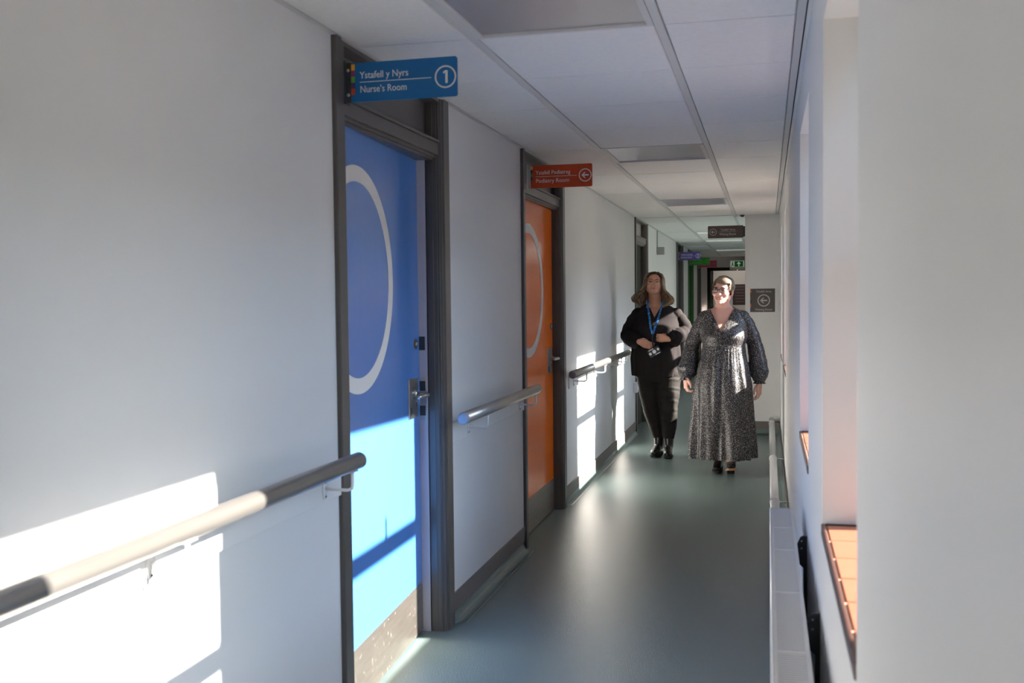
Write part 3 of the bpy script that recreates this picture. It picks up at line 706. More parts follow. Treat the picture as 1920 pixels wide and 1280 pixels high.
def dress_mat():
    m = mat('dotted_dress', (.012, .012, .016), .42, spec=.45); t = m.node_tree; n = t.nodes; b = n['Principled BSDF']
    tc = n.new('ShaderNodeTexCoord'); v = n.new('ShaderNodeTexVoronoi'); v.inputs['Scale'].default_value = 150
    nz = n.new('ShaderNodeTexNoise'); nz.inputs['Scale'].default_value = 60
    ad = n.new('ShaderNodeVectorMath'); ad.operation = 'MULTIPLY_ADD'; ad.inputs[1].default_value = (.012,)*3
    t.links.new(tc.outputs['Object'], nz.inputs['Vector']); t.links.new(nz.outputs['Color'], ad.inputs[0]); t.links.new(tc.outputs['Object'], ad.inputs[2])
    t.links.new(ad.outputs[0], v.inputs['Vector'])
    r = n.new('ShaderNodeValToRGB'); r.color_ramp.elements[0].position = .25; r.color_ramp.elements[1].position = .34
    r.color_ramp.elements[0].color = (.42, .39, .36, 1); r.color_ramp.elements[1].color = (.012, .012, .017, 1)
    t.links.new(v.outputs['Distance'], r.inputs[0]); t.links.new(r.outputs[0], b.inputs['Base Color'])
    return m
DRESS = dress_mat()
def hair_mat(name, c1, c2, stretch):
    m = mat(name, c1, .42, spec=.5); t = m.node_tree; n = t.nodes; b = n['Principled BSDF']
    at = n.new('ShaderNodeAttribute'); at.attribute_name = 'strand'
    r = n.new('ShaderNodeValToRGB'); r.color_ramp.elements[0].color = (*c1, 1); r.color_ramp.elements[1].color = (*c2, 1)
    t.links.new(at.outputs['Fac'], r.inputs[0]); t.links.new(r.outputs[0], b.inputs['Base Color'])
    return m
def xf(bm, n0, M_):
    bm.verts.ensure_lookup_table()
    for v in bm.verts[n0:]: v.co = M_ @ v.co
def remesh(bm, voxel, smooth=2, mdist=None):
    me = bpy.data.meshes.new('t'); bmesh.ops.recalc_face_normals(bm, faces=bm.faces); bm.to_mesh(me); bm.free()
    o = bpy.data.objects.new('t', me); COL.objects.link(o)
    r = o.modifiers.new('r', 'REMESH'); r.mode = 'VOXEL'; r.voxel_size = voxel; r.adaptivity = 0
    if smooth: s = o.modifiers.new('s', 'SMOOTH'); s.factor = .5; s.iterations = smooth
    bpy.context.view_layer.update()
    ev = o.evaluated_get(bpy.context.evaluated_depsgraph_get())
    res = bpy.data.meshes.new_from_object(ev)
    bpy.data.objects.remove(o); bpy.data.meshes.remove(me)
    for p in res.polygons: p.use_smooth = True
    res.materials.clear()
    return res
def part(name, me, m, parent, label=None):
    me.name = name; o = link(name, me, m, parent)
    for p in me.polygons: p.use_smooth = True
    if label: o['label'] = label
    return o
def drop_faces(me, test):
    bm = bmesh.new(); bm.from_mesh(me)
    bmesh.ops.delete(bm, geom=[f for f in bm.faces if test(f)], context='FACES')
    bm.to_mesh(me); bm.free(); return me
def vcut(me, X0, cxm, vb, vt, hw, ytop, ztop, wtop, hem, Y0):
    bm = bmesh.new(); bm.from_mesh(me)
    def bis(co, no): bmesh.ops.bisect_plane(bm, geom=bm.verts[:]+bm.edges[:]+bm.faces[:], plane_co=co, plane_no=no)
    for s in (-1, 1):
        no = Vector((-(vt-vb)*s, 0, hw)); bis((X0+cxm, Y0, vb), no)
    bis((0, 0, ztop), (0, 0, 1)); bis((0, 0, hem), (0, 0, 1))
    dele = []
    for f in bm.faces:
        c = f.calc_center_median(); x = c.x-X0-cxm; y = c.y-Y0
        if c.z > vb and y < ytop and abs(x) < hw*(c.z-vb)/(vt-vb): dele.append(f)
        elif c.z > ztop and abs(x) < wtop: dele.append(f)
        elif c.z < hem: dele.append(f)
    bmesh.ops.delete(bm, geom=dele, context='FACES'); bm.to_mesh(me); bm.free(); return me
def interp(rows, z):
    """rows sorted by descending z of tuples; linear/smooth interpolation"""
    if z >= rows[0][0]: return rows[0][1:]
    for a, b in zip(rows, rows[1:]):
        if z >= b[0]:
            f = (a[0]-z)/(a[0]-b[0]); f = f*f*(3-2*f)*.5+f*.5
            return tuple(x+(y-x)*f for x, y in zip(a[1:], b[1:]))
    return rows[-1][1:]
def loft_z(bm, rows, n=64, dz=.012, disp=None, pw=2.0):
    """closed body of horizontal superellipse rings: rows (z, cx, cy, rx, ry)"""
    z = rows[0][0]; z1 = rows[-1][0]; k = max(2, int((z-z1)/dz)); rings = []
    for i in range(k+1):
        zz = z+(z1-z)*i/k; cx, cy, rx, ry = interp(rows, zz); ring = []
        for j in range(n):
            a = 2*PI*j/n; c, s = math.cos(a), math.sin(a)
            q = (abs(c)**pw+abs(s)**pw)**(-1/pw)
            d = disp(a, zz) if disp else 0
            ring.append(bm.verts.new((cx+c*q*(rx+d), cy+s*q*(ry+d), zz)))
        rings.append(ring)
    for a, b in zip(rings, rings[1:]):
        for j in range(n): bm.faces.new((a[j], b[j], b[(j+1) % n], a[(j+1) % n]))
    bm.faces.new(rings[0]); bm.faces.new(list(reversed(rings[-1])))
def smooth_path(pts, rad, n=5):
    """Catmull-Rom resample of points and radii"""
    P = [Vector(p) for p in pts]; N = len(P); op = []; orr = []
    for i in range(N-1):
        p0, p1, p2, p3 = P[max(i-1, 0)], P[i], P[i+1], P[min(i+2, N-1)]
        for k in range(n):
            t = k/n
            op.append(.5*((2*p1)+(p2-p0)*t+(2*p0-5*p1+4*p2-p3)*t*t+(3*p1-p0-3*p2+p3)*t**3)); 
            f = t*t*(3-2*t); orr.append(rad[i]+(rad[i+1]-rad[i])*f)
    op.append(P[-1]); orr.append(rad[-1]); return op, orr
def limb(bm, pts, rad, n=20, k=5, ends=True):
    p, r = smooth_path(pts, rad, k)
    tube(bm, p, r, n)
    if ends:
        for q, rr in ((p[0], r[0]), (p[-1], r[-1])): ellipsoid(bm, q, (rr*.98,)*3, 12, 8)
def hand(bm, o, A, W_, P, curl=(.5, .55, .6, .65), sc=1.0, thumb=.6):
    """o wrist, A along the fingers, W_ towards the index side, P palm normal (fingers curl towards it)"""
    o = Vector(o); A = Vector(A).normalized(); W_ = Vector(W_).normalized(); P = Vector(P).normalized()
    g = lambda a, w_, p: o+(A*a+W_*w_+P*p)*sc
    tube(bm, [g(-.03, 0, 0), g(0, 0, 0), g(.02, .001, 0), g(.05, .001, .002), g(.078, .001, .002), g(.086, 0, .002)],
         [(.024*sc, .018*sc), (.026*sc, .018*sc), (.031*sc, .017*sc), (.039*sc, .0155*sc), (.040*sc, .0135*sc), (.034*sc, .010*sc)], 20, up=W_)
    for (w_, L, r), c in zip(((.029, .070, .0092), (.0105, .078, .0094), (-.009, .073, .0090), (-.027, .058, .0080)), curl):
        a0 = .076; p0 = .003; ang = c*.55; pts = [g(a0-.018, w_*.92, p0), g(a0, w_, p0)]; rr = [r*sc, r*sc*1.03]
        ca, cp = a0, p0
        for seg, f in enumerate((.45, .30, .25)):
            ca += math.cos(ang)*L*f; cp += math.sin(ang)*L*f
            pts.append(g(ca, w_*(1+.03*seg), cp)); rr.append(r*sc*(.98, .90, .74)[seg]); ang += c*(1.1, .9, 0)[seg]
        tube(bm, pts, rr, 10); ellipsoid(bm, pts[-1], (rr[-1],)*3, 8, 6)
        for q, s in zip(pts[1:-1], rr[1:-1]): ellipsoid(bm, q, (s*1.02,)*3, 8, 6)
    t = [g(.004, .018, .004), g(.028, .036, .012+.006*thumb), g(.055, .043-.008*thumb, .020+.014*thumb), g(.080, .038-.016*thumb, .024+.018*thumb)]
    tube(bm, t, [.0135*sc, .0125*sc, .0105*sc, .0078*sc], 10)
    for q, s in zip(t, (.0135, .0125, .0105, .0078)): ellipsoid(bm, q, (s*sc,)*3, 8, 6)
def head_shapes(bm, M_, smile=0, full=1.0):
    bm.verts.ensure_lookup_table(); n0 = len(bm.verts)
    E = lambda c, r, rot=None: ellipsoid(bm, c, r, 20, 14, rot)
    E((0, .014, .030), (.071, .090, .076)); E((0, -.018, -.022), (.062*full, .066, .078)); E((0, -.020, .035), (.060, .062, .055))
    E((0, -.030, -.066), (.048*full, .048, .036)); E((0, -.069, -.092), (.021, .018, .015)); E((0, -.045, -.085), (.036*full, .035, .020))
    for s in (-1, 1):
        E((s*.036*full, -.056, -.030+.004*smile), (.024+.002*smile, .021+.003*smile, .021))
        E((s*.024, -.071, .026), (.024, .013, .0085)); E((s*.009, -.088, -.031), (.0085, .010, .0075))
        E((s*.031, -.064, .004), (.018, .014, .012))
        E((s*.074, .012, -.006), (.007, .019, .031), Matrix.Rotation(-.15, 3, 'X') @ Matrix.Rotation(s*.35, 3, 'Z'))
        E((s*.072, .006, -.034), (.006, .009, .012))
        E((s*.048, -.002, -.050), (.018*full, .035, .028))
    tube(bm, [(0, -.074, .020), (0, -.082, .004), (0, -.094, -.017), (0, -.100, -.026), (0, -.094, -.034)], [.008, .0085, .0105, .0115, .008], 12)
    E((0, -.078, -.055), (.026+.006*smile, .014, .020)); E((0, -.080, -.076), (.018, .010, .008))
    xf(bm, n0, M_)
def face_parts(root, M_, smile, brow_col, lipm=None):
    for s in (-1, 1):
        bm = bmesh.new(); ellipsoid(bm, (s*.031, -.0685, .003), (.0125, .0115, .0046 if smile else .0056), 16, 10); xf(bm, 0, M_); e = obj('eye', bm, EYEW, root, True)
        bm = bmesh.new(); ellipsoid(bm, (s*.031-.001, -.0785, .003), (.0056, .0030, .0040), 14, 8); xf(bm, 0, M_); obj('iris', bm, IRIS, e, True)
        bm = bmesh.new(); tube(bm, [(s*.015, -.0815, .0065), (s*.031, -.0825, .0090), (s*.046, -.074, .0065)], [.0010, .0018, .0012], 6); xf(bm, 0, M_); obj('eyelash', bm, IRIS, e, True)
        bm = bmesh.new(); tube(bm, [(s*.013, -.0855, .022), (s*.028, -.0850, .0285), (s*.047, -.0745, .023)], [(.0026, .0018), (.0034, .0020), (.0014, .001)], 8); xf(bm, 0, M_); obj('eyebrow', bm, brow_col, root, True)
    w_ = .024+.007*smile; up = .008*smile
    bm = bmesh.new()
    if smile:
        tube(bm, [(-w_, -.080, -.053+up), (-w_*.5, -.0905, -.0565), (0, -.0935, -.0575), (w_*.5, -.0905, -.0565), (w_, -.080, -.053+up)], [.0015, .003, .0032, .003, .0015], 8)
        tube(bm, [(-w_, -.080, -.054+up), (-w_*.5, -.089, -.0665), (0, -.092, -.0695), (w_*.5, -.089, -.0665), (w_, -.080, -.054+up)], [.0015, .0034, .004, .0034, .0015], 8)
        xf(bm, 0, M_); lp = obj('lips', bm, lipm or LIP, root, True)
        bm = bmesh.new(); tube(bm, [(-w_*.8, -.083, -.0575+up*.5), (0, -.0915, -.0625), (w_*.8, -.083, -.0575+up*.5)], [(.0018, .0012), (.0045, .002), (.0018, .0012)], 8, up=(0, 0, 1)); xf(bm, 0, M_); obj('teeth', bm, TEETH, lp, True)
    else:
        for z0, z1 in ((-.0565, -.0555), (-.0625, -.0620)):
            tube(bm, [(-w_, -.082, -.059), (-w_*.4, -.092, z0), (0, -.0935, z1-.001), (w_*.4, -.092, z0), (w_, -.082, -.059)], [.0012, .0032, .0034, .0032, .0012], 8)
        xf(bm, 0, M_); obj('lips', bm, lipm or LIP, root, True)
def strands(bm, guides, r=.0028, n=4):
    """each guide: list of points; tapered tubes, with a per-strand value stored in a layer"""
    lay = bm.verts.layers.float.get('strand') or bm.verts.layers.float.new('strand')
    for g in guides:
        c0 = len(bm.verts); val = random.random(); k = len(g)
        rr = [r*(1 if i < k-2 else (.7 if i == k-2 else .25)) for i in range(k)]
        tube(bm, g, rr, n)
        bm.verts.ensure_lookup_table()
        for v in bm.verts[c0:]: v[lay] = val
def boot(root, cx, cy, yawd, pitch=0, sole=None, h=.19, roll=0):
    """foot pointing to -y, ankle above (cx, cy); pitch lifts the toe about the heel"""
    M_ = Matrix.Translation((cx, cy, 0)) @ Matrix.Rotation(math.radians(yawd), 4, 'Z') @ Matrix.Translation((0, .055, 0)) @ Matrix.Rotation(math.radians(-pitch), 4, 'X') @ Matrix.Translation((0, -.055, 0))
    bm = bmesh.new()
    tube(bm, [(0, .012, h), (0, .012, h*.85), (0, .010, .13), (0, .005, .095), (0, 0, .07)], [(.048, .050), (.045, .047), (.043, .048), (.041, .052), (.038, .055)], 20, up=(1, 0, 0))
    tube(bm, [(0, .055, .065), (0, .04, .066), (0, 0, .068), (0, -.05, .062), (0, -.10, .048), (0, -.14, .040), (0, -.165, .034)],
         [(.022, .020), (.034, .032), (.036, .036), (.036, .034), (.038, .026), (.034, .021), (.018, .012)], 20, up=(1, 0, 0))
    ellipsoid(bm, (0, .03, .07), (.034, .033, .035)); ellipsoid(bm, (0, -.11, .046), (.038, .045, .024))
    me = remesh(bm, .005, 2); me.transform(M_)
    b_ = part('boot', me, BOOT, root)
    P = [(-.02, .058), (.02, .058), (.033, .03), (.032, -.02), (.040, -.09), (.036, -.135), (.018, -.168), (-.018, -.168), (-.036, -.135), (-.040, -.09), (-.032, -.02), (-.033, .03)]
    bm = bmesh.new(); a = [bm.verts.new((x, y, .020 if y < -.05 else .030)) for x, y in P]; c = [bm.verts.new((x, y, .008 if y < -.05 else .024)) for x, y in P]
    for i in range(len(P)): bm.faces.new((a[i], a[(i+1) % 12], c[(i+1) % 12], c[i]))
    bm.faces.new(a); bm.faces.new(list(reversed(c))); xf(bm, 0, M_); obj('sole', bm, sole or SOLE, b_)
    bm = bmesh.new(); box(bm, -.028, .028, .000, .055, .0, .028, .006, 2); xf(bm, 0, M_); obj('heel', bm, SOLE, b_)
    return b_

# ---------------- woman in black, by the handrail
def woman_black():
    X0, Y0 = -.930, 8.75
    t = thing('person', (X0, Y0, 0), 'person with long wavy hair in black blouse and trousers, hands clasped by the handrail', 'person')
    T = Matrix.Translation((X0, Y0, 0))
    torso = [(1.335, .000, .030, .050, .050), (1.305, .002, .030, .070, .055), (1.275, .008, .028, .120, .064), (1.245, .012, .025, .162, .076), (1.19, .013, .018, .182, .098), (1.10, .008, -.005, .185, .138), (1.02, .005, -.005, .180, .135),
             (.93, .003, .0, .188, .142), (.84, .002, .0, .196, .152), (.76, .006, .0, .182, .140), (.74, .01, .0, .150, .12)]
    hM = T @ Matrix.Translation((-.006, -.035, 1.472)) @ Matrix.Rotation(math.radians(5), 4, 'Z') @ Matrix.Rotation(math.radians(4), 4, 'Y') @ Matrix.Rotation(math.radians(-9), 4, 'X') @ Matrix.Scale(.94, 4)
    wr, wl = Vector((-.118, -.185, .985)), Vector((.125, -.185, 1.008))
    er, el = Vector((-.238, .035, 1.035)), Vector((.252, .030, 1.065))
    bm = bmesh.new(); loft_z(bm, torso, 40, .015)
    tube(bm, [(.003, .025, 1.27), (.0, .012, 1.33), (-.003, -.008, 1.38), (-.004, -.02, 1.41)], [(.072, .060), (.058, .055), (.054, .056), (.054, .062)], 24, up=(1, 0, 0))
    limb(bm, [(-.155, .02, 1.215), er, wr], [.045, .038, .024]); limb(bm, [(.178, .02, 1.205), el, wl], [.045, .038, .024])
    hand(bm, wr, (.90, -.10, -.34), (.36, 0, .93), (.05, 1, 0), (.35, .40, .5, .55), .92, thumb=.9)
    hand(bm, wl, (-.96, -.05, .10), (.10, 0, 1), (0, 1, -.05), (1.0, 1.05, 1.1, 1.1), .92, thumb=.8)
    limb(bm, [(-.07, 0, .72), (-.035, -.02, .40), (-.002, .01, .27), (.022, .006, .12)], [.09, .055, .05, .030]); limb(bm, [(.11, 0, .72), (.113, -.06, .40), (.112, -.03, .27), (.112, -.048, .12)], [.09, .055, .05, .034])
    bm.transform(T); head_shapes(bm, hM, 0, 1.04)
    me = remesh(bm, .0042, 2); part('body', me, SK, t)
    face_parts(t, hM, 0, mat('brow_brown', (.10, .055, .03), .6))
    # blouse
    def front(x, z, off=.012):
        cx, cy, rx, ry = interp(torso, z); q = max(0, 1-((x-cx)/(rx+off))**2)
        return cy-(ry+off)*math.sqrt(q)
    rows = [(z, cx, cy, rx+.012, ry+.012) for z, cx, cy, rx, ry in torso[1:-2]]+[(.76, .006, 0, .200, .160)]
    rows = [(z, cx, cy, rx+(.008 if z < 1.0 else 0), ry+(.01 if z < 1.0 else 0)) for z, cx, cy, rx, ry in rows]+[(.700, .004, .0, .202, .165), (.660, .006, .0, .198, .162)]
    rows.sort(key=lambda r_: -r_[0])
    def dsp(a, z):
        k = max(0, min(1, (1.12-z)/.35))
        return k*(.005*math.sin(9*a+4*z)+.004*math.sin(17*a+1.3-9*z)+.003*math.sin(5*a+22*z))
    bm = bmesh.new(); loft_z(bm, rows, 80, .010, dsp)
    def sleeve(bm, pts, rad, ph):
        p, r = smooth_path(pts, rad, 9); N = len(p)
        r = [q*(1+.05*math.sin(i*1.1+ph)+.03*math.sin(i*2.7+ph)) for i, q in enumerate(r)]
        tube(bm, p, r, 22); ellipsoid(bm, p[0], (r[0],)*3, 16, 10)
    dr = (wr-er); dl = (wl-el)
    sleeve(bm, [(-.150, .02, 1.215), (-.204, .032, 1.135), er+Vector((-.004, .006, -.002)), er+dr*.35+Vector((0, 0, -.012)), er+dr*.70+Vector((0, 0, -.010)), er+dr*.92, er+dr*1.0], [.054, .058, .064, .070, .064, .038, .030], .3)
    sleeve(bm, [(.176, .02, 1.208), (.224, .028, 1.145), el+Vector((.006, .006, -.002)), el+dl*.35+Vector((0, 0, -.014)), el+dl*.66+Vector((0, 0, -.014)), el+dl*.84, el+dl*.92], [.054, .057, .062, .070, .064, .040, .030], 1.4)
    bm.transform(T)
    me = remesh(bm, .0060, 1)
    vcut(me, X0, .003, 1.186, 1.31, .064, .02, 1.268, .075, .688, Y0)
    bl = part('blouse', me, BLK, t)
    # gathered cuffs
    for w0, d, s in ((wr, dr.normalized(), 1), (wl, dl.normalized(), 1.15)):
        bm = bmesh.new(); base = w0-d*.028
        pts = [base-d*.026, base-d*.012, base, base+d*.012, base+d*.03]
        tube(bm, pts, [.040*s, .032*s, .0265, .031*s, .037*s], 28)
        bm.verts.ensure_lookup_table()
        for i, v in enumerate(bm.verts):
            k = i % 28; c = base
            v.co += (v.co-(c+d*(v.co-c).dot(d)))*(.13*math.sin(k*2*PI/28*9))
        bm.transform(T); obj('cuff', bm, BLK, bl, True)
    # trousers
    bm = bmesh.new()
    def legt(hip, knee, calf, ank, rr, ph):
        p, r = smooth_path([hip, (Vector(hip)+Vector(knee))/2, knee, calf, ank], rr, 10)
        r = [q*(1+.022*math.sin(i*1.9+ph)+.015*math.sin(i*3.1+ph)) for i, q in enumerate(r)]
        tube(bm, p, r, 26)
    legt((-.068, .0, .74), (-.034, -.025, .40), (-.004, .005, .28), (.022, .006, .155), [.108, .094, .073, .066, .047], .5)
    legt((.112, .0, .74), (.114, -.065, .40), (.114, -.035, .28), (.112, -.048, .150), [.112, .098, .077, .069, .048], 2.0)
    loft_z(bm, [(.80, .015, .01, .165, .125), (.70, .018, .005, .175, .13), (.64, .02, .0, .165, .115)], 36)
    bm.transform(T); part('trousers', remesh(bm, .0065, 1), TRO, t)
    boot(t, X0+.022, Y0+.0, -10); boot(t, X0+.112, Y0-.055, 4)
    # earrings, ring, watch
    for s in (-1, 1):
        bm = bmesh.new(); ellipsoid(bm, (s*.079, .002, -.052), (.0055, .0055, .0065), 10, 8); xf(bm, 0, hM); obj('earring', bm, mat('pearl', (.8, .76, .7), .25), t, True)
    bm = bmesh.new(); kk = wl+Vector((-.098, -.012, -.006)); tube(bm, [kk+Vector((.003, 0, 0)), kk+Vector((-.002, 0, 0))], .0105, 16); bm.transform(T); obj('ring', bm, GOLD, t, True)
    bm = bmesh.new(); kk = wl+Vector((.012, .008, .0)); tube(bm, [kk, kk+Vector((-.008, -.001, .001))], .026, 20); bm.transform(T); obj('bracelet', bm, GOLD, t, True)
    # hair: crown cap, long side locks and loose strands
    hm = hair_mat('blonde_brown_hair', (.060, .032, .016), (.42, .26, .13), None)
    bm = bmesh.new(); n0 = 0
    ellipsoid(bm, (0, .022, .036), (.080, .096, .080), 24, 16)
    for s in (-1, 1):
        limb(bm, [(s*.050, .0, .07), (s*.070, .02, .01), (s*.082, .022, -.06), (s*.118, .008, -.115), (s*.120, -.010, -.165)], [.034, .028, .034, .046, .034], 14, 4)
        limb(bm, [(s*.03, .07, .07), (s*.06, .085, -.02), (s*.08, .080, -.10), (s*.105, .065, -.165)], [.04, .045, .05, .038], 14, 4)
    limb(bm, [(0, .09, .05), (0, .105, -.05), (0, .10, -.15)], [.05, .06, .055], 14, 4)
    xf(bm, 0, hM)
    me = remesh(bm, .008, 3)
    Mi = hM.inverted()
    def hcut(f):
        c = Mi @ f.calc_center_median()
        hl = .066-6.0*c.x**2
        return c.y < -.012 and c.z < hl and abs(c.x) < .066+.02*max(0, -c.z*5)
    drop_faces(me, hcut)
    bm = bmesh.new(); bm.from_mesh(me); lay = bm.verts.layers.float.new('strand')
    for v in bm.verts: v[lay] = .12+.2*noise.noise(v.co*40)
    g = []
    for i in range(420):
        s = random.choice((-1, 1)); yf = random.uniform(-1, 1)
        y_ = .02+.075*yf
        if yf < -.4: y_ = .02+.075*yf*1.05
        wv = random.uniform(0, 6.28); am = random.uniform(.005, .014); out = random.uniform(-.3, 1)
        rx = .074*math.sqrt(max(.1, 1-((y_-.02)/.105)**2))+.010
        base = [(.018+s*.012, y_*.9, .112-.010*abs(yf)), (s*rx*.62, y_, .100-.01*abs(yf)), (s*(rx+.004), y_+.004, .058), (s*(rx+.004+.006*out), y_+.012, .005), (s*(rx+.012+.010*out), y_+.014, -.042), (s*(rx+.030+.018*out), y_*.7+.010, -.080), (s*(rx+.058+.030*out), y_*.6-.004, -.112), (s*(rx+.070+.034*out), y_*.5-.018, -.145), (s*(rx+.055+.030*out), y_*.4-.032, -.178), (s*(rx+.024+.030*out), y_*.4-.040, -.208+.02*out)]
        if yf > .35: base = [(s*.01, .06+.02*yf, .105), (s*.045, .10, .07), (s*.065, .112, .0), (s*.08, .11, -.07), (s*(.095+.02*out), .10, -.13), (s*(.10+.03*out), .09, -.185+.03*out)]
        p, _ = smooth_path(base, [1]*len(base), 3)
        q = []
        for k, v in enumerate(p):
            f = k/len(p)
            q.append(hM @ (v+Vector((am*f*math.sin(k*.75+wv), am*f*math.cos(k*.75+wv), 0))))
        g.append(q)
    strands(bm, g, .0034, 4)
    me2 = bpy.data.meshes.new('hair'); bm.to_mesh(me2); bm.free(); part('hair', me2, hm, t)
    # lanyard with card holder
    ly = thing('card_holder', (X0, Y0-.26, .87), 'small black card holder with white marks held at the waist of the woman in black', 'card holder')
    lm = mat('lanyard_blue', srgb(10, 110, 185), .45); tt = lm.node_tree; nn = tt.nodes
    v = nn.new('ShaderNodeTexNoise'); v.inputs['Scale'].default_value = 70; tc = nn.new('ShaderNodeTexCoord'); tt.links.new(tc.outputs['Object'], v.inputs['Vector'])
    r = nn.new('ShaderNodeValToRGB'); r.color_ramp.elements[0].position = .56; r.color_ramp.elements[0].color = srgb(6, 98, 175); r.color_ramp.elements[1].position = .64; r.color_ramp.elements[1].color = srgb(120, 190, 225)
    tt.links.new(v.outputs['Fac'], r.inputs[0]); tt.links.new(r.outputs[0], nn['Principled BSDF'].inputs['Base Color'])
    bm = bmesh.new()
    for s, xa in ((-1, -.062), (1, .070)):
        pts = []
        for k in range(15):
            f = k/14; z = 1.315-(1.315-1.045)*f; x = xa*(1-f)**.9*1.0+(-.004)*f
            if s < 0: x = -.062*(1-f)**.8-.004*f
            pts.append((x, min(front(x, min(z, 1.262), .028), -.02)-.004*(1-f)-(.012 if z > 1.262 else 0), z))
        pts = [(pts[0][0]*1.02, pts[0][1]+.045, 1.335)]+pts
        tube(bm, pts, [(.0085, .0012)]*len(pts), 8, up=(1, 0, 0))
    bm.transform(T); ln = obj('lanyard', bm, lm, t); ln['label'] = 'bright blue lanyard strap'
    bm = bmesh.new(); tube(bm, [(-.004, -.180, 1.05), (-.003, -.205, 1.02), (.0, -.225, .985), (.006, -.235, .95)], [(.006, .0012)]*4, 8, up=(1, 0, 0)); bm.transform(T); obj('strap_end', bm, mat('strap_dark', (.01, .02, .04), .5), ln)
    cM = T @ Matrix.Translation((.018, -.262, .905)) @ Matrix.Rotation(math.radians(-29), 4, 'Y')
    bm = bmesh.new(); box(bm, -.052, .052, -.003, .003, -.034, .034, .003, 2); xf(bm, 0, cM); cd = obj('holder', bm, mat('holder_black', (.008, .008, .012), .3), ly)
    wh = mat('print_white', (.75, .76, .78), .4)
    for k, q in enumerate((('c', 0, 0, .016), ('c', -.038, -.002, .012), ('c', .038, .004, .011), ('b', -.018, .026), ('b', .018, -.027))):
        bm = bmesh.new()
        if q[0] == 'c': tube(bm, [(q[1], -.003, q[2]), (q[1], -.0042, q[2])], q[3], 20)
        else: box(bm, q[1]-.022, q[1]+.022, -.0042, -.003, q[2]-.003, q[2]+.003)
        xf(bm, 0, cM); obj('printed_mark', bm, wh, ly)
woman_black()

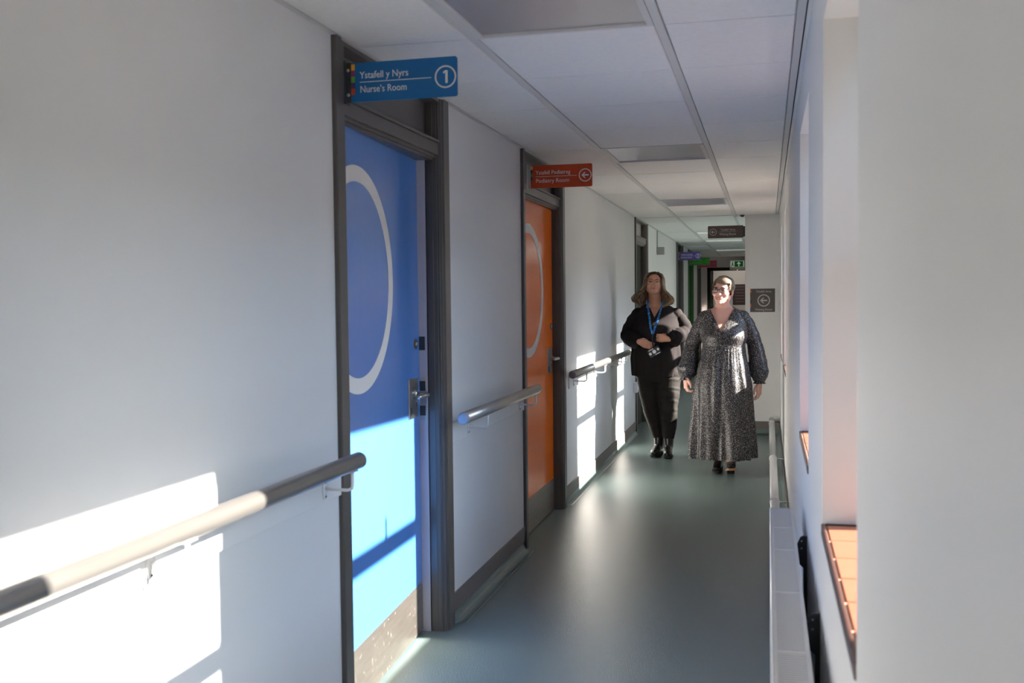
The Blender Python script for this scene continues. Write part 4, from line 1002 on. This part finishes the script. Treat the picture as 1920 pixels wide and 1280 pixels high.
# ---------------- woman in the patterned dress
def woman_dress():
    X0, Y0 = -.322, 7.93
    t = thing('person', (X0, Y0, 0), 'smiling person with short hair and glasses in a long black dress speckled white', 'person')
    T = Matrix.Translation((X0, Y0, 0))
    torso = [(1.305, -.008, .022, .050, .048), (1.278, -.008, .025, .066, .055), (1.252, -.004, .025, .115, .066), (1.228, 0, .022, .150, .076), (1.18, 0, .016, .158, .094), (1.10, .001, -.006, .158, .128), (1.05, .002, -.012, .158, .140), (.985, .0, -.003, .148, .118),
             (.90, -.003, .0, .158, .124), (.78, -.010, .0, .182, .142), (.68, -.012, .0, .182, .142), (.60, -.012, 0, .16, .12)]
    hM = T @ Matrix.Translation((-.006, -.045, 1.398)) @ Matrix.Rotation(math.radians(-17), 4, 'Z') @ Matrix.Rotation(math.radians(3), 4, 'Y') @ Matrix.Rotation(math.radians(-2), 4, 'X') @ Matrix.Scale(.97, 4)
    wr, wl = Vector((-.286, -.055, .735)), Vector((.264, .02, .700))
    bm = bmesh.new(); loft_z(bm, torso, 40, .015)
    tube(bm, [(-.008, .02, 1.26), (-.008, .008, 1.31), (-.007, -.008, 1.35), (-.006, -.012, 1.37)], [(.062, .055), (.050, .050), (.048, .052), (.047, .055)], 24, up=(1, 0, 0))
    limb(bm, [(-.130, .02, 1.185), (-.235, .042, .98), wr], [.036, .032, .022]); limb(bm, [(.130, .02, 1.182), (.228, .055, .98), wl], [.036, .032, .022])
    hand(bm, wr+Vector((0, -.004, .0)), (.02, -.25, -1), (.35, -1, .2), (1, .3, 0), (.75, .8, .85, .9), .95, thumb=.6)
    hand(bm, wl+Vector((0, 0, -.012)), (.0, -.10, -1), (-.35, -1, .1), (-1, .3, 0), (.55, .62, .7, .8), .98, thumb=.5)
    limb(bm, [(-.08, .02, .70), (-.06, .05, .40), (-.045, .12, .10)], [.09, .06, .034]); limb(bm, [(.07, -.02, .70), (.06, -.10, .40), (.052, -.13, .12)], [.09, .06, .034])
    bm.transform(T); head_shapes(bm, hM, 1, 1.0)
    part('body', remesh(bm, .0042, 2), SK2, t)
    face_parts(t, hM, 1, mat('brow_grey', (.16, .11, .08), .6), mat('lips_rose', (.48, .17, .16), .4))
    # dress
    rows = [(z, cx, cy, rx+.013, ry+.013) for z, cx, cy, rx, ry in torso[1:8]]
    rows += [(.93, -.003, 0, .168, .140), (.80, -.010, 0, .195, .165), (.675, -.013, 0, .216, .182), (.45, -.014, -.005, .222, .190), (.28, -.016, -.01, .232, .200), (.105, -.018, -.015, .240, .208)]
    def dsp(a, z):
        k = max(0, min(1, (.97-z)/.75)); u = max(0, min(1, (.985-z)/.04))*max(0, 1-(.985-z)/.30) if z < .985 else 0
        fr = max(0, -math.sin(a))
        d = k*(.024*math.sin(7*a+.8)+.018*math.sin(12*a+2.2+1.5*z)+.008*math.sin(19*a+4*z))
        d += u*.004*math.sin(46*a)
        # thigh pushes the skirt forward, hollow between the legs
        d += k*.030*math.exp(-((a-(-PI/2+.42))/.22)**2) if a < 0 else k*.030*math.exp(-((a-(1.5*PI+.42))/.24)**2)
        d -= k*.085*math.exp(-((a-(1.5*PI-.08))/.13)**2)
        d += k*.020*math.exp(-((a-(1.5*PI-.55))/.25)**2)
        return d
    bm = bmesh.new(); loft_z(bm, rows, 150, .010, dsp)
    def sleeve(bm, pts, rad, ph):
        p, r = smooth_path(pts, rad, 9)
        r = [q*(1+.030*math.sin(i*.9+ph)+.022*math.sin(i*2.3+ph)) for i, q in enumerate(r)]
        n0 = len(bm.verts); tube(bm, p, r, 26); bm.verts.ensure_lookup_table(); L = len(p)
        for i, v in enumerate(bm.verts[n0:]):
            row, k = divmod(i, 26); f = row/L
            v.co += (v.co-p[min(row, L-1)])*(.07*f*math.sin(k*2*PI/26*6+ph+row*.15))
        ellipsoid(bm, p[0], (r[0],)*3, 16, 10)
    sleeve(bm, [(-.138, .018, 1.196), (-.182, .030, 1.12), (-.236, .038, .99), (-.262, .010, .86), (-.280, -.030, .785), wr+Vector((0, .004, .018)), wr+Vector((0, 0, .004))], [.056, .060, .058, .066, .072, .050, .034], .2)
    sleeve(bm, [(.138, .018, 1.194), (.180, .035, 1.12), (.228, .050, .99), (.252, .050, .86), (.262, .035, .775), wl+Vector((0, 0, .025)), wl+Vector((0, 0, .010))], [.056, .060, .058, .066, .070, .052, .036], 1.7)
    bm.transform(T)
    me = remesh(bm, .0055, 1)
    vcut(me, X0, -.012, 1.088, 1.262, .088, .03, 1.256, .068, .128, Y0)
    dr = part('dress', me, DRESS, t)
    for w0, hgt in ((wr, .010), (wl, .016)):
        bm = bmesh.new(); base = w0+Vector((0, .002, hgt))
        tube(bm, [base+Vector((0, 0, .014)), base, base+Vector((0, 0, -.010)), base+Vector((0, 0, -.024))], [.044, .034, .034, .046], 36)
        bm.verts.ensure_lookup_table()
        for i, v in enumerate(bm.verts):
            k = i % 36; d = v.co-base; d.z = 0; v.co += d*(.12*math.sin(k*2*PI/36*11))
        bm.transform(T); obj('cuff', bm, DRESS, dr, True)
    boot(t, X0-.045, Y0+.13, -4, 0, h=.17); boot(t, X0+.054, Y0-.105, 3, 16, sole=TAN, h=.17)
    # hair: short, swept across the forehead
    hm = hair_mat('grey_brown_hair', (.085, .055, .035), (.34, .26, .19), None)
    bm = bmesh.new(); ellipsoid(bm, (0, .020, .034), (.079, .094, .080), 28, 18); ellipsoid(bm, (.012, -.015, .062), (.066, .066, .050), 24, 14); ellipsoid(bm, (0, .055, -.01), (.070, .060, .065), 20, 14)
    xf(bm, 0, hM); me = remesh(bm, .0055, 2); Mi = hM.inverted()
    def hcut(f):
        c = Mi @ f.calc_center_median()
        if c.z < -.062: return True
        if c.y < .035 and c.z < -.004+.3*max(0, c.y-.01): return c.y < .03
        hl = .046+.22*c.x if c.x > -.04 else .036
        return c.y < -.040 and c.z < hl
    drop_faces(me, hcut)
    bm = bmesh.new(); bm.from_mesh(me); lay = bm.verts.layers.float.new('strand')
    for v in bm.verts: v[lay] = .35+.25*noise.noise(v.co*50)
    g = []
    def onhead(v, k=1.0):
        c = Vector((0, .020, .034)); d = Vector(v)-c; q = math.sqrt((d.x/.079)**2+(d.y/.094)**2+(d.z/.080)**2); return c+d/q*k
    for i in range(320):   # swept from the crown side over the forehead towards her right
        s0 = random.uniform(-.9, .9)
        st = Vector((.045+.02*random.random(), .03-.05*random.random(), .112)); 
        a = random.uniform(-1.0, 2.2)
        en = onhead((-.075*math.cos(a*.6), -.085+.05*a, .045+.012*random.random()-.015*max(0, a)))
        if i % 3 == 0:
            st = Vector((.05, .01+.05*random.random(), .105)); en = onhead((.078, -.045+.11*random.random(), .005+.03*random.random()))
        p = [onhead(st.lerp(en, f)+Vector((0, 0, .04*math.sin(PI*f)))*1.0, 1.055+.05*math.sin(PI*f)*random.random()) for f in (0, .2, .4, .6, .8, 1)]
        g.append([hM @ q for q in p])
    for i in range(160):
        ph = random.uniform(-.2, PI+.2); st = Vector((.075*math.cos(ph), .03+.08*math.sin(ph), .07)); en = st*1.0; en.z = -.045+.02*random.random()
        if st.y < .03: en.z = .0
        p = [onhead(st.lerp(en, f), 1.055) for f in (0, .33, .66, 1)]; g.append([hM @ q for q in p])
    strands(bm, g, .0032, 4)
    me2 = bpy.data.meshes.new('hair'); bm.to_mesh(me2); bm.free(); part('hair', me2, hm, t)
    # glasses
    gm = mat('glasses_frame', (.035, .012, .010), .3)
    bm = bmesh.new()
    for s in (-1, 1):
        P = []
        for k in range(20):
            a = 2*PI*k/20; c_, s_ = math.cos(a), math.sin(a); q = (abs(c_)**4+abs(s_)**4)**-.25
            P.append((s*.033+c_*q*.025, -.094+.10*abs(s*.033+c_*q*.025)**1.5, .000+s_*q*.0165))
        P.append(P[0]); tube(bm, P, .0019, 6, cap=False)
        tube(bm, [(s*.012, -.093, .013), (s*.033, -.092, .0165), (s*.057, -.088, .013)], .0028, 6)
        tube(bm, [(s*.058, -.088, .008), (s*.072, -.070, .008), (s*.080, -.02, .006), (s*.080, .010, .004)], .0022, 6)
    tube(bm, [(-.010, -.093, .006), (0, -.096, .008), (.010, -.093, .006)], .0022, 6)
    xf(bm, 0, hM); gl = obj('glasses', bm, gm, t, True)
    for s in (-1, 1):
        bm = bmesh.new(); P = []
        for yy in (-.0915, -.0905):
            ring = []
            for k in range(20):
                a = 2*PI*k/20; c_, s_ = math.cos(a), math.sin(a); q = (abs(c_)**4+abs(s_)**4)**-.25
                ring.append(bm.verts.new((s*.033+c_*q*.024, yy, s_*q*.0155)))
            P.append(ring)
        for k in range(20): bm.faces.new((P[0][k], P[0][(k+1) % 20], P[1][(k+1) % 20], P[1][k]))
        bm.faces.new(P[0]); bm.faces.new(list(reversed(P[1]))); xf(bm, 0, hM); obj('lens', bm, MT['glass'], gl)
woman_dress()
